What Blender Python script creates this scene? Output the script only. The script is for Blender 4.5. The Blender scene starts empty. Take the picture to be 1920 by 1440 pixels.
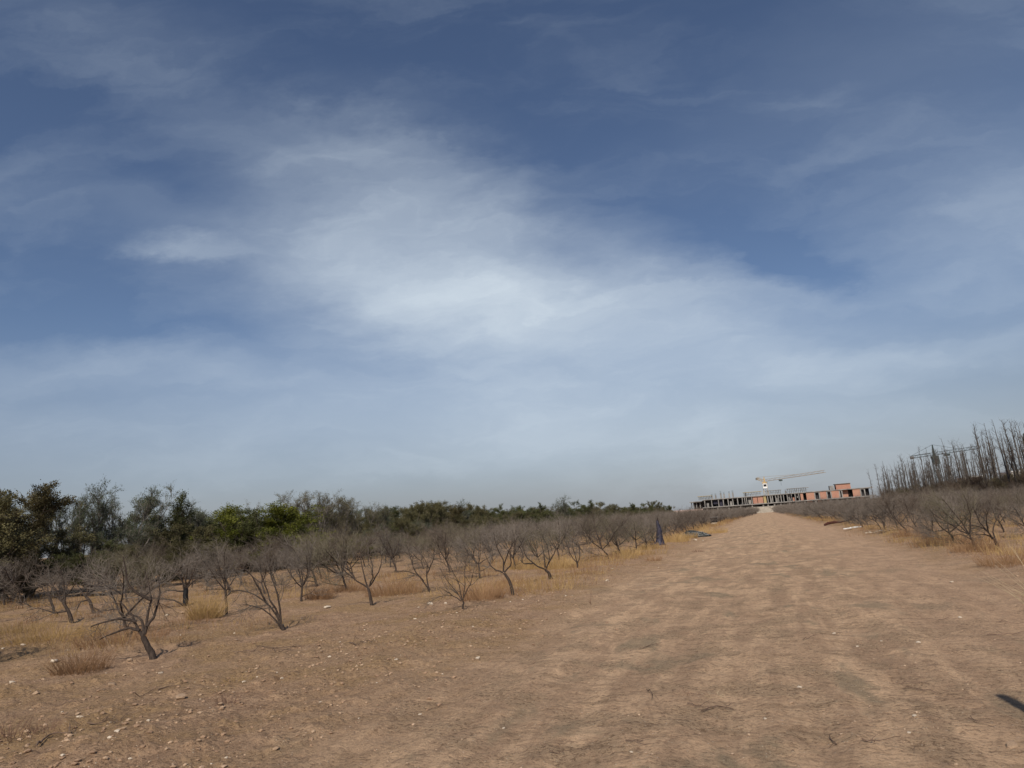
import bpy, math, random
import numpy as np
from mathutils import Vector, Matrix
random.seed(7); RNG = np.random.default_rng(11)
SC = bpy.context.scene; COL = SC.collection
R_ = math.radians

# ------------------------------------------------------------------ camera frame
F = 1280.; EYE = 1.6
HX, HY, ROLL = 1430., 952., R_(4.0)
_d = (HY+math.tan(ROLL)*(HX-960)-720)*math.cos(ROLL)
PITCH = math.atan(_d/F)
_fw = np.array([0, math.cos(PITCH), math.sin(PITCH)]); _r0 = np.array([1., 0, 0]); _u0 = np.cross(_r0, _fw)
_r = _r0*math.cos(ROLL)-_u0*math.sin(ROLL); _u = _u0*math.cos(ROLL)+_r0*math.sin(ROLL)
_v = _r*(HX-960)+_u*(720-HY)+_fw*F
_az = math.atan2(_v[0], _v[1]); _c, _s = math.cos(_az), math.sin(_az)
_R = np.array([[_c, -_s, 0], [_s, _c, 0], [0, 0, 1]])
CR, CU, CF = _R@_r, _R@_u, _R@_fw
HR = np.array([CF[1], -CF[0]])/math.hypot(CF[0], CF[1])      # horizontal right
HF = np.array([CF[0], CF[1]])/math.hypot(CF[0], CF[1])       # horizontal forward
def ray(x, y):
    return CR*(x-960)+CU*(720-y)+CF*F
def gpt(x, y, z=0.):                                          # pixel of the photo -> point on the ground
    v = ray(x, y); t = (z-EYE)/v[2]; return v[0]*t, v[1]*t
def onY(x, y, Y):                                             # -> X, Z in the plane at distance Y
    v = ray(x, y); t = Y/v[1]; return v[0]*t, EYE+v[2]*t
def onX(x, y, X):                                             # -> Y, Z in the plane at lateral X
    v = ray(x, y); t = X/v[0]; return v[1]*t, EYE+v[2]*t

cam = bpy.data.cameras.new('camera'); co = bpy.data.objects.new('camera', cam); COL.objects.link(co)
cam.sensor_width = 36; cam.lens = 36*F/1920; cam.clip_start = .05; cam.clip_end = 8000
M = Matrix.Identity(4)
for i in range(3):
    M[i][0] = CR[i]; M[i][1] = CU[i]; M[i][2] = -CF[i]
M[2][3] = EYE
co.matrix_world = M; SC.camera = co

# ------------------------------------------------------------------ noise + terrain height
def hsh(i, j, s):
    v = np.sin(i*127.1+j*311.7+s*74.7)*43758.5453
    return v-np.floor(v)
def vn(x, y, s=0):
    xi, yi = np.floor(x), np.floor(y); fx, fy = x-xi, y-yi
    fx = fx*fx*(3-2*fx); fy = fy*fy*(3-2*fy)
    a, b, c, d = hsh(xi, yi, s), hsh(xi+1, yi, s), hsh(xi, yi+1, s), hsh(xi+1, yi+1, s)
    return (a*(1-fx)+b*fx)*(1-fy)+(c*(1-fx)+d*fx)*fy
def rot(x, y, a):
    c, s = math.cos(a), math.sin(a); return x*c-y*s, x*s+y*c
def fbm(x, y, s=0, o=4, g=.5):
    t = 0; a = 1; n = 0
    for k in range(o):
        t = t+a*(vn(x, y, s+k)-.5); n += a; a *= g
        x, y = rot(x*2.03, y*2.03, .6+k)
    return t/n*2
def sst(a, b, x):
    t = np.clip((x-a)/(b-a), 0, 1); return t*t*(3-2*t)
def H(x, y):
    x = np.asarray(x, float); y = np.asarray(y, float)
    r = np.hypot(x, y)
    w = x+.5*fbm(x/3+9, y/7, 3, 2)
    off = sst(2.6, 4.4, -w)+sst(3.6, 4.8, w)
    fade = 1/(1+(r/30)**2); fade2 = 1/(1+(r/14)**2)
    h = .07*fbm(x/7, y/9, 5, 2)*sst(0, 12, r)
    h = h+off*(.075*fbm(x/1.3, y/1.6, 6, 3)+.10*np.exp(-((np.abs(w)-4.9)/.9)**2)*(.6+fbm(x/.9, y/2.1, 8, 3)))
    q = x+.35*np.sin(y/6.)
    h = h+(1-off*.7)*.060*fbm(q/.55, y/5., 20, 3)*(.3+.7*sst(1, 30, 30-r*.6))
    h = h+(1-off*.7)*.026*fbm(q/.24, y/.6, 30, 3)*fade
    cl = np.clip(fbm(x/.16, y/.16, 40, 3)-.12, 0, 1)
    h = h+fade*(.010+.055*off)*cl
    cl2 = np.clip(fbm(x/.07, y/.07, 50, 2)-.2, 0, 1)
    h = h+fade2*(.012+.014*off)*cl2
    h = h+fade2*.008*fbm(x/.09, y/.12, 60, 2)
    return h
def hz(x, y): return float(H(x, y))

# ------------------------------------------------------------------ node helpers
class NT:
    def __init__(s, tree): s.t = tree; s.n = tree.nodes; s.l = tree.links
    def node(s, typ, ins=None, **kw):
        n = s.n.new(typ)
        for k, v in kw.items(): setattr(n, k, v)
        for k, v in (ins or {}).items():
            if isinstance(v, bpy.types.NodeSocket): s.l.new(v, n.inputs[k])
            else: n.inputs[k].default_value = v
        return n
    def math(s, op, a, b=0., c=0., clamp=False):
        return s.node('ShaderNodeMath', {0: a, 1: b, 2: c}, operation=op, use_clamp=clamp).outputs[0]
    def vmath(s, op, a, b=(0, 0, 0)):
        n = s.node('ShaderNodeVectorMath', {0: a, 1: b}, operation=op)
        return n.outputs['Value'] if op in ('DOT_PRODUCT', 'LENGTH') else n.outputs[0]
    def mix(s, f, a, b, mode='MIX'):
        n = s.node('ShaderNodeMix', data_type='RGBA', blend_type=mode)
        for k, v in ((0, f), (6, a), (7, b)):
            if isinstance(v, bpy.types.NodeSocket): s.l.new(v, n.inputs[k])
            else: n.inputs[k].default_value = v if k == 0 else (*v[:3], 1)
        return n.outputs[2]
    def rng(s, v, a, b, c=0., d=1., smooth=True):
        return s.node('ShaderNodeMapRange', {'Value': v, 'From Min': a, 'From Max': b, 'To Min': c, 'To Max': d},
                      interpolation_type='SMOOTHSTEP' if smooth else 'LINEAR').outputs[0]
    def noise(s, vec, scale, detail=4., rough=.55, dist=0.):
        return s.node('ShaderNodeTexNoise', {'Vector': vec, 'Scale': scale, 'Detail': detail, 'Roughness': rough, 'Distortion': dist}).outputs['Fac']
    def scale(s, vec, sc, loc=(0, 0, 0), rotz=0.):
        return s.node('ShaderNodeMapping', {'Vector': vec, 'Scale': sc, 'Location': loc, 'Rotation': (0, 0, rotz)}).outputs[0]
def newmat(name):
    m = bpy.data.materials.new(name); m.use_nodes = True
    m.node_tree.nodes.clear(); nt = NT(m.node_tree)
    out = nt.node('ShaderNodeOutputMaterial'); b = nt.node('ShaderNodeBsdfPrincipled')
    nt.l.new(b.outputs[0], out.inputs[0]); return m, nt, b
def simple(name, c1, c2, scale=8., rough=.85, bump=.3, bdist=.01, stretch=(1, 1, 1), rnd=0., detail=5., metal=0.):
    m, nt, b = newmat(name)
    tc = nt.node('ShaderNodeTexCoord').outputs['Object']
    v = nt.scale(tc, stretch)
    if rnd:
        oi = nt.node('ShaderNodeObjectInfo').outputs['Random']
        v = nt.vmath('ADD', v, nt.node('ShaderNodeCombineXYZ', {0: nt.math('MULTIPLY', oi, 37.)}).outputs[0])
    n = nt.noise(v, scale, detail, .6)
    c = nt.mix(nt.rng(n, .3, .7), c1, c2)
    if rnd:
        k = nt.math('MULTIPLY_ADD', oi, rnd, 1-rnd/2)
        c = nt.mix(1., c, nt.node('ShaderNodeCombineColor', {0: k, 1: k, 2: k}).outputs[0], 'MULTIPLY')
    nt.l.new(c, b.inputs['Base Color']); b.inputs['Roughness'].default_value = rough
    b.inputs['Metallic'].default_value = metal; b.inputs['Specular IOR Level'].default_value = .25
    if bump:
        bp = nt.node('ShaderNodeBump', {'Height': n, 'Strength': bump, 'Distance': bdist})
        nt.l.new(bp.outputs[0], b.inputs['Normal'])
    return m
def leafmat(name, c1, c2, scale=1.3, rnd=.25, trans=.25):
    m = simple(name, c1, c2, scale, .7, 0, rnd=rnd, detail=3.)
    nt = NT(m.node_tree); b = [n for n in nt.n if n.type == 'BSDF_PRINCIPLED'][0]
    out = [n for n in nt.n if n.type == 'OUTPUT_MATERIAL'][0]
    col = b.inputs['Base Color'].links[0].from_socket
    tr = nt.node('ShaderNodeBsdfTranslucent', {'Color': col})
    mx = nt.node('ShaderNodeMixShader', {0: trans, 1: b.outputs[0], 2: tr.outputs[0]})
    nt.l.new(mx.outputs[0], out.inputs[0]); return m

# ------------------------------------------------------------------ mesh + object helpers
def mesh_np(name, V, Fq, mats, smooth=False, midx=None):
    """V (n,3) array; Fq list of face index arrays, each (k,m)"""
    me = bpy.data.meshes.new(name)
    Fq = [np.asarray(f, np.int32) for f in Fq if len(f)]
    nl = sum(f.size for f in Fq); nf = sum(len(f) for f in Fq)
    me.vertices.add(len(V)); me.vertices.foreach_set('co', np.asarray(V, np.float32).ravel())
    me.loops.add(nl); me.polygons.add(nf)
    me.loops.foreach_set('vertex_index', np.concatenate([f.ravel() for f in Fq]))
    tot = np.concatenate([np.full(len(f), f.shape[1], np.int32) for f in Fq])
    me.polygons.foreach_set('loop_start', np.concatenate([[0], np.cumsum(tot)[:-1]]).astype(np.int32))
    me.polygons.foreach_set('loop_total', tot)
    me.polygons.foreach_set('use_smooth', np.full(nf, smooth))
    for m in (mats if isinstance(mats, (list, tuple)) else [mats]): me.materials.append(m)
    if midx is not None: me.polygons.foreach_set('material_index', np.asarray(midx, np.int32))
    me.update(calc_edges=True); me.validate(); return me
def link(name, me, parent=None, loc=None):
    o = bpy.data.objects.new(name, me); COL.objects.link(o)
    if parent is not None: o.parent = parent
    if loc is not None: o.location = loc
    return o
def tag(o, label=None, cat=None, group=None, kind=None):
    if label: o['label'] = label
    if cat: o['category'] = cat
    if group: o['group'] = group
    if kind: o['kind'] = kind
    return o
def empty(name, loc, label, cat, group=None, rz=0.):
    o = bpy.data.objects.new(name, None); COL.objects.link(o); o.location = loc; o.rotation_euler = (0, 0, rz)
    o.empty_display_size = .2
    return tag(o, label, cat, group)
def dup(src, loc, rz=0., sc=1., label=None, group=None):
    c = src.copy(); COL.objects.link(c); c.location = loc; c.rotation_euler = (0, 0, rz); c.scale = (sc, sc, sc)
    if label: c['label'] = label
    if group: c['group'] = group
    for ch in src.children:
        d = ch.copy(); COL.objects.link(d); d.parent = c
    return c

class Geo:
    """collects polylines (tubes), leaf blades and boxes, builds one mesh"""
    def __init__(s): s.V = []; s.Q = []; s.T = []; s.n = 0; s.pl = {}
    def line(s, P, R, sides=3):
        P = np.asarray(P, float); R = np.asarray(R, float)
        s.pl.setdefault((len(P), sides), []).append((P, R))
    def _add(s, V, Q=None, T=None):
        if Q is not None: s.Q.append(np.asarray(Q)+s.n)
        if T is not None: s.T.append(np.asarray(T)+s.n)
        s.V.append(V); s.n += len(V)
    def flush(s):
        for (k, m), L in s.pl.items():
            P = np.stack([a for a, b in L]); R = np.stack([b for a, b in L]); n = len(L)
            d = np.gradient(P, axis=1); d /= np.linalg.norm(d, axis=2, keepdims=True)+1e-9
            ref = np.where(np.abs(d[:, :1, 2:3]) > .8, np.array([1., 0, 0]), np.array([0, 0, 1.]))
            a = np.cross(d, np.broadcast_to(ref, d.shape)); a /= np.linalg.norm(a, axis=2, keepdims=True)+1e-9
            b = np.cross(d, a)
            th = np.arange(m)*2*np.pi/m
            V = P[:, :, None]+R[:, :, None, None]*(a[:, :, None]*np.cos(th)[None, None, :, None]+b[:, :, None]*np.sin(th)[None, None, :, None])
            i = np.arange(n)[:, None, None]*k*m; j = np.arange(k-1)[None, :, None]*m; t = np.arange(m)[None, None]; t2 = (t+1) % m
            Q = np.stack([i+j+t, i+j+t2, i+j+m+t2, i+j+m+t], -1).reshape(-1, 4)
            s._add(V.reshape(-1, 3), Q)
            if m >= 5:                                            # close the ends of thick tubes
                for q in range(n):
                    for e in (0, (k-1)*m):
                        c = P[q, 0 if e == 0 else -1]; base = s.n
                        ring = V[q, 0 if e == 0 else -1]
                        s._add(np.vstack([ring, c[None]]), None, np.array([[u, (u+1) % m, m] for u in range(m)]))
        s.pl = {}
    def blades(s, C, D, W, L):
        """triangular-ish leaves: centres C, dirs D, widths W, lengths L"""
        n = len(C); rnd = RNG.normal(size=(n, 3)); D = D/(np.linalg.norm(D, axis=1, keepdims=True)+1e-9)
        S = np.cross(D, rnd); S /= np.linalg.norm(S, axis=1, keepdims=True)+1e-9
        W = np.asarray(W)[:, None]; L = np.asarray(L)[:, None]
        V = np.stack([C, C+D*L*.45+S*W, C+D*L, C+D*L*.45-S*W], 1).reshape(-1, 3)
        s._add(V, np.arange(n*4).reshape(-1, 4))
    def box(s, c, d, rz=0., rx=0.):
        x, y, z = d[0]/2, d[1]/2, d[2]/2
        V = np.array([(-x, -y, -z), (x, -y, -z), (x, y, -z), (-x, y, -z), (-x, -y, z), (x, -y, z), (x, y, z), (-x, y, z)], float)
        if rx: 
            cc, ss = math.cos(rx), math.sin(rx); V = V@np.array([[cc, 0, ss], [0, 1, 0], [-ss, 0, cc]])
        if rz:
            cc, ss = math.cos(rz), math.sin(rz); V = V@np.array([[cc, ss, 0], [-ss, cc, 0], [0, 0, 1]])
        s._add(V+np.asarray(c, float), [(0, 3, 2, 1), (4, 5, 6, 7), (0, 1, 5, 4), (1, 2, 6, 5), (2, 3, 7, 6), (3, 0, 4, 7)])
    def arrays(s):
        s.flush()
        V = np.concatenate(s.V) if s.V else np.zeros((0, 3))
        return V, (np.concatenate(s.Q) if s.Q else np.zeros((0, 4), int)), (np.concatenate(s.T) if s.T else np.zeros((0, 3), int))
    def mesh(s, name, mat, smooth=False):
        V, Q, T = s.arrays(); return mesh_np(name, V, [Q, T], mat, smooth)
    def obj(s, name, mat, parent=None, smooth=False, loc=None):
        return link(name, s.mesh(name, mat, smooth), parent, loc)

# ------------------------------------------------------------------ materials
BARK = simple('dark_bark', (.030, .022, .018), (.075, .055, .044), 30, .9, .6, .01, (1, 1, .35), .3)
TWIG = simple('grey_twig', (.105, .088, .074), (.185, .158, .134), 6, .9, 0, rnd=.4)
TWIG2 = simple('brown_twig', (.080, .063, .050), (.145, .115, .092), 6, .9, 0, rnd=.4)
TWIGG = simple('olive_twig', (.10, .086, .058), (.165, .145, .10), 5, .9, 0, rnd=.3)
GREYBR = simple('grey_branch', (.10, .085, .075), (.19, .17, .15), 6, .9, 0, rnd=.2)
STRAW = leafmat('dry_straw', (.34, .215, .085), (.54, .37, .17), 1.6, .3, .3)
STRAWR = leafmat('rusty_straw', (.22, .12, .06), (.36, .22, .12), 1.6, .3, .25)
PALE = leafmat('pale_straw', (.50, .40, .25), (.66, .55, .38), 4, .1, .3)
WEED = leafmat('dry_weed', (.12, .065, .045), (.22, .13, .09), 5, .2, .1)
LEAF_G = leafmat('grey_green_leaf', (.060, .075, .042), (.120, .140, .080))
LEAF_D = leafmat('dark_green_leaf', (.050, .058, .020), (.110, .115, .042))
LEAF_B = leafmat('bright_green_leaf', (.085, .100, .014), (.185, .195, .030))
LEAF_O = leafmat('olive_leaf', (.075, .070, .032), (.145, .130, .060))
LEAF_R = leafmat('rusty_leaf', (.070, .062, .030), (.130, .108, .050))
ROCKW = simple('pale_stone', (.46, .38, .29), (.68, .58, .46), 9, .9, .5, .02, rnd=.25)
ROCKB = simple('brown_stone', (.27, .185, .125), (.42, .30, .20), 9, .9, .5, .02, rnd=.3)
WOOD = simple('weathered_wood', (.10, .065, .045), (.19, .13, .095), 12, .9, .5, .004, (1, 1, .15), .3)
CONC = simple('raw_concrete', (.17, .165, .16), (.30, .29, .275), .6, .9, .3, .02)
CONCD = simple('shaded_concrete', (.020, .020, .028), (.05, .05, .065), .5, .9, .2, .02)  # concrete with the shade of the deep bays put into its colour
WHITEW = simple('whitewashed_render', (.58, .54, .48), (.74, .70, .64), .7, .9, .3, .02)
BEIGEW = simple('beige_render', (.30, .27, .225), (.42, .385, .33), .7, .9, .3, .02)
PINKW = simple('pink_render', (.42, .30, .26), (.55, .42, .37), .7, .9, .3, .02)
STEELY = simple('yellow_crane_paint', (.44, .31, .15), (.52, .38, .20), 1, .5, 0)
STEELD = simple('dark_crane_steel', (.035, .05, .05), (.06, .08, .08), 1, .6, 0)
STEELG = simple('galvanised_scaffold', (.20, .20, .19), (.34, .34, .32), 1, .6, 0)
TIMB = simple('formwork_timber', (.30, .24, .12), (.45, .36, .19), 1, .85, 0)
WHITEP = simple('white_paint', (.78, .78, .76), (.84, .84, .82), 1, .5, 0)
TARP = simple('dark_blue_plastic', (.014, .014, .026), (.040, .038, .064), 7, .55, .6, .02)
BLACK = simple('black_wrap', (.006, .006, .007), (.016, .016, .018), 14, .6, .5, .01)
GLASS_SHADE = simple('dark_glass_and_opening_shade', (.015, .015, .018), (.03, .03, .035), 2, .5, 0)  # window glass; also paints the shade inside unglazed openings
def brickmat():
    m, nt, b = newmat('red_block_brick'); tc = nt.node('ShaderNodeTexCoord').outputs['Object']
    v = nt.node('ShaderNodeSeparateXYZ', {0: tc}); vv = nt.node('ShaderNodeCombineXYZ', {0: nt.math('ADD', v.outputs[0], v.outputs[1]), 1: v.outputs[2]}).outputs[0]
    br = nt.node('ShaderNodeTexBrick', {'Vector': vv, 'Color1': (.40, .17, .11, 1), 'Color2': (.31, .13, .09, 1), 'Mortar': (.42, .33, .28, 1), 'Scale': 1., 'Mortar Size': .012, 'Brick Width': .4, 'Row Height': .2})
    n = nt.noise(tc, .35, 4); c = nt.mix(nt.rng(n, .35, .7), br.outputs[0], (.40, .23, .16))
    nt.l.new(c, b.inputs['Base Color']); b.inputs['Roughness'].default_value = .9; return m
BRICK = brickmat()

def soilmat():
    m, nt, b = newmat('dry_earth'); tc = nt.node('ShaderNodeTexCoord').outputs['Object']
    sp = nt.node('ShaderNodeSeparateXYZ', {0: tc}); X, Y = sp.outputs[0], sp.outputs[1]
    wig = nt.math('MULTIPLY_ADD', nt.noise(nt.scale(tc, (.5, .22, 0)), 1., 3.), 2.4, -1.2)
    w = nt.math('ADD', X, wig)
    # lateral zones
    track = nt.math('MULTIPLY', nt.rng(w, -4.6, -2.4), nt.rng(w, 5.2, 3.2))
    flat = nt.scale(tc, (1, 1, 0))
    big = nt.noise(nt.scale(flat, (1, .45, 0)), .45, 5., .6)
    strk = nt.noise(nt.scale(flat, (2.6, .42, 0), rotz=.04), 1., 6., .62, .6)
    strk2 = nt.noise(nt.scale(flat, (1.1, .55, 0), (5, 3, 0)), 1., 4., .6, .5)
    mid = nt.noise(flat, 3.2, 7., .68)
    fine = nt.noise(flat, 26., 6., .75)
    vfine = nt.noise(flat, 110., 3., .8)
    iso = nt.noise(nt.scale(flat, (1, 1, 0), (3, 8, 0)), 1.5, 7., .66, .3)
    ripple_shade = nt.noise(nt.scale(flat, (1.6, 4.2, 0)), 1.6, 5., .62, .4)
    c_off = nt.mix(nt.rng(mid, .36, .64), (.300, .188, .116), (.450, .295, .186))
    c_off = nt.mix(nt.math('MULTIPLY', nt.rng(big, .42, .62), .7), c_off, (.36, .235, .135))
    c_tr = nt.mix(nt.rng(strk, .36, .66), (.390, .258, .164), (.610, .415, .262))
    c_tr = nt.mix(nt.math('MULTIPLY', nt.rng(iso, .51, .58), .6), c_tr, (.360, .255, .160))
    c_tr = nt.mix(nt.math('MULTIPLY', nt.rng(iso, .48, .34), .45), c_tr, (.645, .440, .282))
    c_tr = nt.mix(nt.math('MULTIPLY', nt.rng(ripple_shade, .55, .61), .55), c_tr, (.270, .182, .112))  # shadows of low ripples painted as dark cross dashes in the track colour
    c_tr = nt.mix(nt.math('MULTIPLY', nt.rng(strk2, .55, .66), .8), c_tr, (.265, .208, .135))
    rightp = nt.rng(w, 0.4, 3.)                                    # the right half of the track is pinker, stonier
    c_tr = nt.mix(nt.math('MULTIPLY', rightp, .5), c_tr, (.450, .295, .192))
    c = nt.mix(track, c_off, c_tr)
    # dry litter between the rows
    lit = nt.math('MULTIPLY', nt.math('SUBTRACT', 1., track), nt.rng(nt.noise(flat, .7, 5., .65), .44, .62))
    c = nt.mix(nt.math('MULTIPLY', lit, .7), c, (.35, .225, .105))
    litf = nt.math('MULTIPLY', lit, nt.rng(nt.noise(nt.scale(flat, (1, 1, 0), (7, 1, 0)), 14., 5., .8), .50, .60))
    c = nt.mix(nt.math('MULTIPLY', litf, .6), c, (.17, .105, .055))
    # crumbs and grit
    grit = nt.rng(iso, .40, .62, .45, 1.)
    grit = nt.math('MAXIMUM', grit, nt.math('SUBTRACT', 1., track))
    dark = nt.math('MULTIPLY', nt.rng(fine, .495, .41), grit); c = nt.mix(nt.math('MULTIPLY', dark, .8), c, (.125, .076, .046))
    f2 = nt.noise(nt.scale(flat, (1, 1, 0), (2, 9, 0)), 9., 5., .75)
    c = nt.mix(nt.math('MULTIPLY', nt.math('MULTIPLY', nt.rng(f2, .47, .39), grit), .6), c, (.16, .10, .062))
    lite = nt.rng(vfine, .535, .64); c = nt.mix(nt.math('MULTIPLY', lite, .5), c, (.62, .47, .33))
    vor = nt.node('ShaderNodeTexVoronoi', {'Vector': flat, 'Scale': 42., 'Randomness': 1.}, feature='F1')
    sel = nt.node('ShaderNodeSeparateColor', {0: vor.outputs['Color']}).outputs[0]
    peb = nt.math('MULTIPLY', nt.rng(vor.outputs['Distance'], .34, .22), nt.math('GREATER_THAN', sel, .93))
    c = nt.mix(nt.math('MULTIPLY', peb, .75), c, (.60, .48, .36))
    hgt = nt.math('ADD', nt.math('MULTIPLY', fine, .9), nt.math('MULTIPLY', vfine, .35))
    hgt = nt.math('ADD', hgt, nt.math('MULTIPLY', mid, 1.6)); hgt = nt.math('ADD', hgt, nt.math('MULTIPLY', peb, .3))
    hgt = nt.math('ADD', hgt, nt.math('MULTIPLY', f2, .9))
    nt.l.new(c, b.inputs['Base Color']); b.inputs['Roughness'].default_value = .97; b.inputs['Specular IOR Level'].default_value = .1
    bp = nt.node('ShaderNodeBump', {'Height': hgt, 'Strength': 1., 'Distance': .030})
    nt.l.new(bp.outputs[0], b.inputs['Normal']); return m
SOIL = soilmat()

# ------------------------------------------------------------------ ground sheet (polar grid, one mesh to the horizon)
def build_ground():
    rr = [0.35]
    while rr[-1] < 2.6: rr.append(rr[-1]+.09)
    while rr[-1] < 26: rr.append(rr[-1]*1.0062)
    while rr[-1] < 5000: rr.append(rr[-1]*1.035)
    rr = np.array(rr)
    a0 = math.atan2(CF[0], CF[1])
    front = np.linspace(a0-R_(46), a0+R_(46), 1150)
    back = np.linspace(a0+R_(46), a0+R_(314), 130)[1:-1]
    A = np.concatenate([front, back]); n = len(A); m = len(rr)
    X = rr[:, None]*np.sin(A)[None]; Y = rr[:, None]*np.cos(A)[None]
    Z = H(X, Y)*np.clip(1.5-rr[:, None]/900, 0, 1)
    V = np.stack([X, Y, Z], -1).reshape(-1, 3)
    V = np.vstack([V, [[0, 0, float(Z[0].mean())]]])
    i = np.arange(m-1)[:, None]*n; j = np.arange(n)[None]; j2 = (j+1) % n
    Q = np.stack([i+j, i+n+j, i+n+j2, i+j2], -1).reshape(-1, 4)
    T = np.stack([np.arange(n), (np.arange(n)+1) % n, np.full(n, m*n)], -1)
    o = link('ground', mesh_np('ground', V, [Q, T], SOIL, True)); tag(o, kind='structure')
build_ground()

# ------------------------------------------------------------------ tree growing
def nrm(v): return v/(np.linalg.norm(v)+1e-9)
def wander(p, d, L, k, wob, up, rnd):
    P = [p]; st = L/(k-1)
    for i in range(k-1):
        d = nrm(d+rnd.normal(size=3)*wob+np.array([0, 0, up]))
        p = p+d*st; P.append(p)
    return np.array(P), d
def sprout(out, P, r0, r1, lvl, cfg, rnd):
    """grow side shoots from polyline P (radius r0->r1); out = list of (P,R,lvl)"""
    if lvl >= len(cfg): return
    c = cfg[lvl]; L = np.linalg.norm(np.diff(P, axis=0), axis=1).sum()
    n = int(rnd.poisson(c['n']*L)) if c.get('per_m', True) else c['n']
    seg = len(P)-1
    for q in range(n):
        t = c.get('t0', .25)+(1-c.get('t0', .25))*rnd.random()
        f = t*seg; i = min(int(f), seg-1); p = P[i]+(P[i+1]-P[i])*(f-i); d = nrm(P[i+1]-P[i])
        side = rnd.normal(size=3); side -= d*side.dot(d); side = nrm(side)
        ang = c['ang']*(.7+.6*rnd.random())
        dd = nrm(d*math.cos(ang)+side*math.sin(ang)+np.array(c.get('bias', (0, 0, 0))))
        ll = c['len']*(.5+.9*rnd.random())*(1.15-.5*t)
        PP, _ = wander(p, dd, ll, c['k'], c['wob'], c['up'], rnd)
        ra = min((r0+(r1-r0)*t)*.75, c['r']*(.7+.6*rnd.random())); rb = ra*c.get('tap', .4)
        out.append((PP, np.linspace(ra, rb, c['k']), lvl))
        sprout(out, PP, ra, rb, lvl+1, cfg, rnd)

ORCH = [dict(n=6.5, len=.66, ang=.80, k=5, wob=.16, up=.08, r=.010, t0=.15, tap=.35, bias=(-.14, 0, .10)),
        dict(n=12, len=.42, ang=.75, k=4, wob=.16, up=.08, r=.0046, t0=.08, tap=.45, bias=(-.10, 0, .08)),
        dict(n=12, len=.25, ang=.75, k=3, wob=.15, up=.05, r=.0027, t0=.05, tap=.6)]
FCFG = [dict(n=6.5, len=.46, ang=.95, k=5, wob=.20, up=.05, r=.0068, t0=.15, tap=.35, bias=(-.20, 0, .02)),
        dict(n=12, len=.32, ang=.85, k=4, wob=.20, up=.05, r=.0034, t0=.08, tap=.45, bias=(-.10, 0, .05)),
        dict(n=13, len=.21, ang=.8, k=3, wob=.15, up=.05, r=.0022, t0=.05, tap=.6)]
def orchard_geo(limbs, trunk, seed, cfg=ORCH, thick=1., sides=(6, 4, 3, 3, 3)):
    rnd = np.random.default_rng(seed); gt = Geo(); gc = Geo(); out = []
    P, R = trunk; gt.line(P, R, 7)
    for LP, ra, rb in limbs:
        gt.line(LP, np.linspace(ra, rb, len(LP))*thick, 5)
        sprout(out, LP, ra, rb, 0, cfg, rnd)
    for P, R, l in out: gc.line(P, R*thick, sides[min(l+1, 4)])
    return gt, gc
def resamp(P, k=7):
    """smooth curve through control points"""
    P = np.asarray(P, float); n = len(P)
    if n < 3: 
        t = np.linspace(0, 1, k)[:, None]; return P[0]*(1-t)+P[1]*t
    Q = np.vstack([2*P[0]-P[1], P, 2*P[-1]-P[-2]]); res = []
    for s in np.linspace(0, n-1-1e-6, k):
        i = int(s); t = s-i; a, b, c, d = Q[i], Q[i+1], Q[i+2], Q[i+3]
        res.append(.5*((2*b)+(-a+c)*t+(2*a-5*b+4*c-d)*t*t+(-a+3*b-3*c+d)*t**3))
    return np.array(res)
def rand_orchard(seed, cfg=ORCH, thick=1., hgt=1.75):
    rnd = np.random.default_rng(seed)
    th = rnd.uniform(.30, .52); lean = rnd.uniform(-.60, -.05)*th*1.3; ly = rnd.normal()*.06
    T = resamp([(0, 0, -.06), (lean*.25, ly*.3, th*.4), (lean, ly, th)], 6)
    T[1:-1] += rnd.normal(size=(4, 3))*.008
    limbs = []; n = rnd.integers(3, 6); ph = rnd.random()*6.28
    for i in range(n):
        a = ph+i*6.28/n+rnd.normal()*.3; el = rnd.uniform(.32, 1.1)
        d = np.array([math.cos(a)*math.cos(el)-.22, math.sin(a)*math.cos(el), math.sin(el)])
        L = (hgt-th)*rnd.uniform(.65, 1.0)/max(.55, d[2])*.82; L = min(L, 1.35)
        P, _ = wander(T[-1], nrm(d), L, 7, .13, .07, rnd); limbs.append((P, .021, .006))
    for q in range(rnd.integers(1, 4)):
        a = rnd.normal()*1.1+3.14
        P, _ = wander(T[2+q % 3], nrm(np.array([math.cos(a), math.sin(a), .38])), rnd.uniform(.6, 1.05), 7, .16, .0, rnd); limbs.append((P, .013, .004))
    r = rnd.uniform(.026, .036)
    return orchard_geo(limbs, (T, np.linspace(r*1.25, r*.8, 6)), seed+100, cfg, thick)

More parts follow.
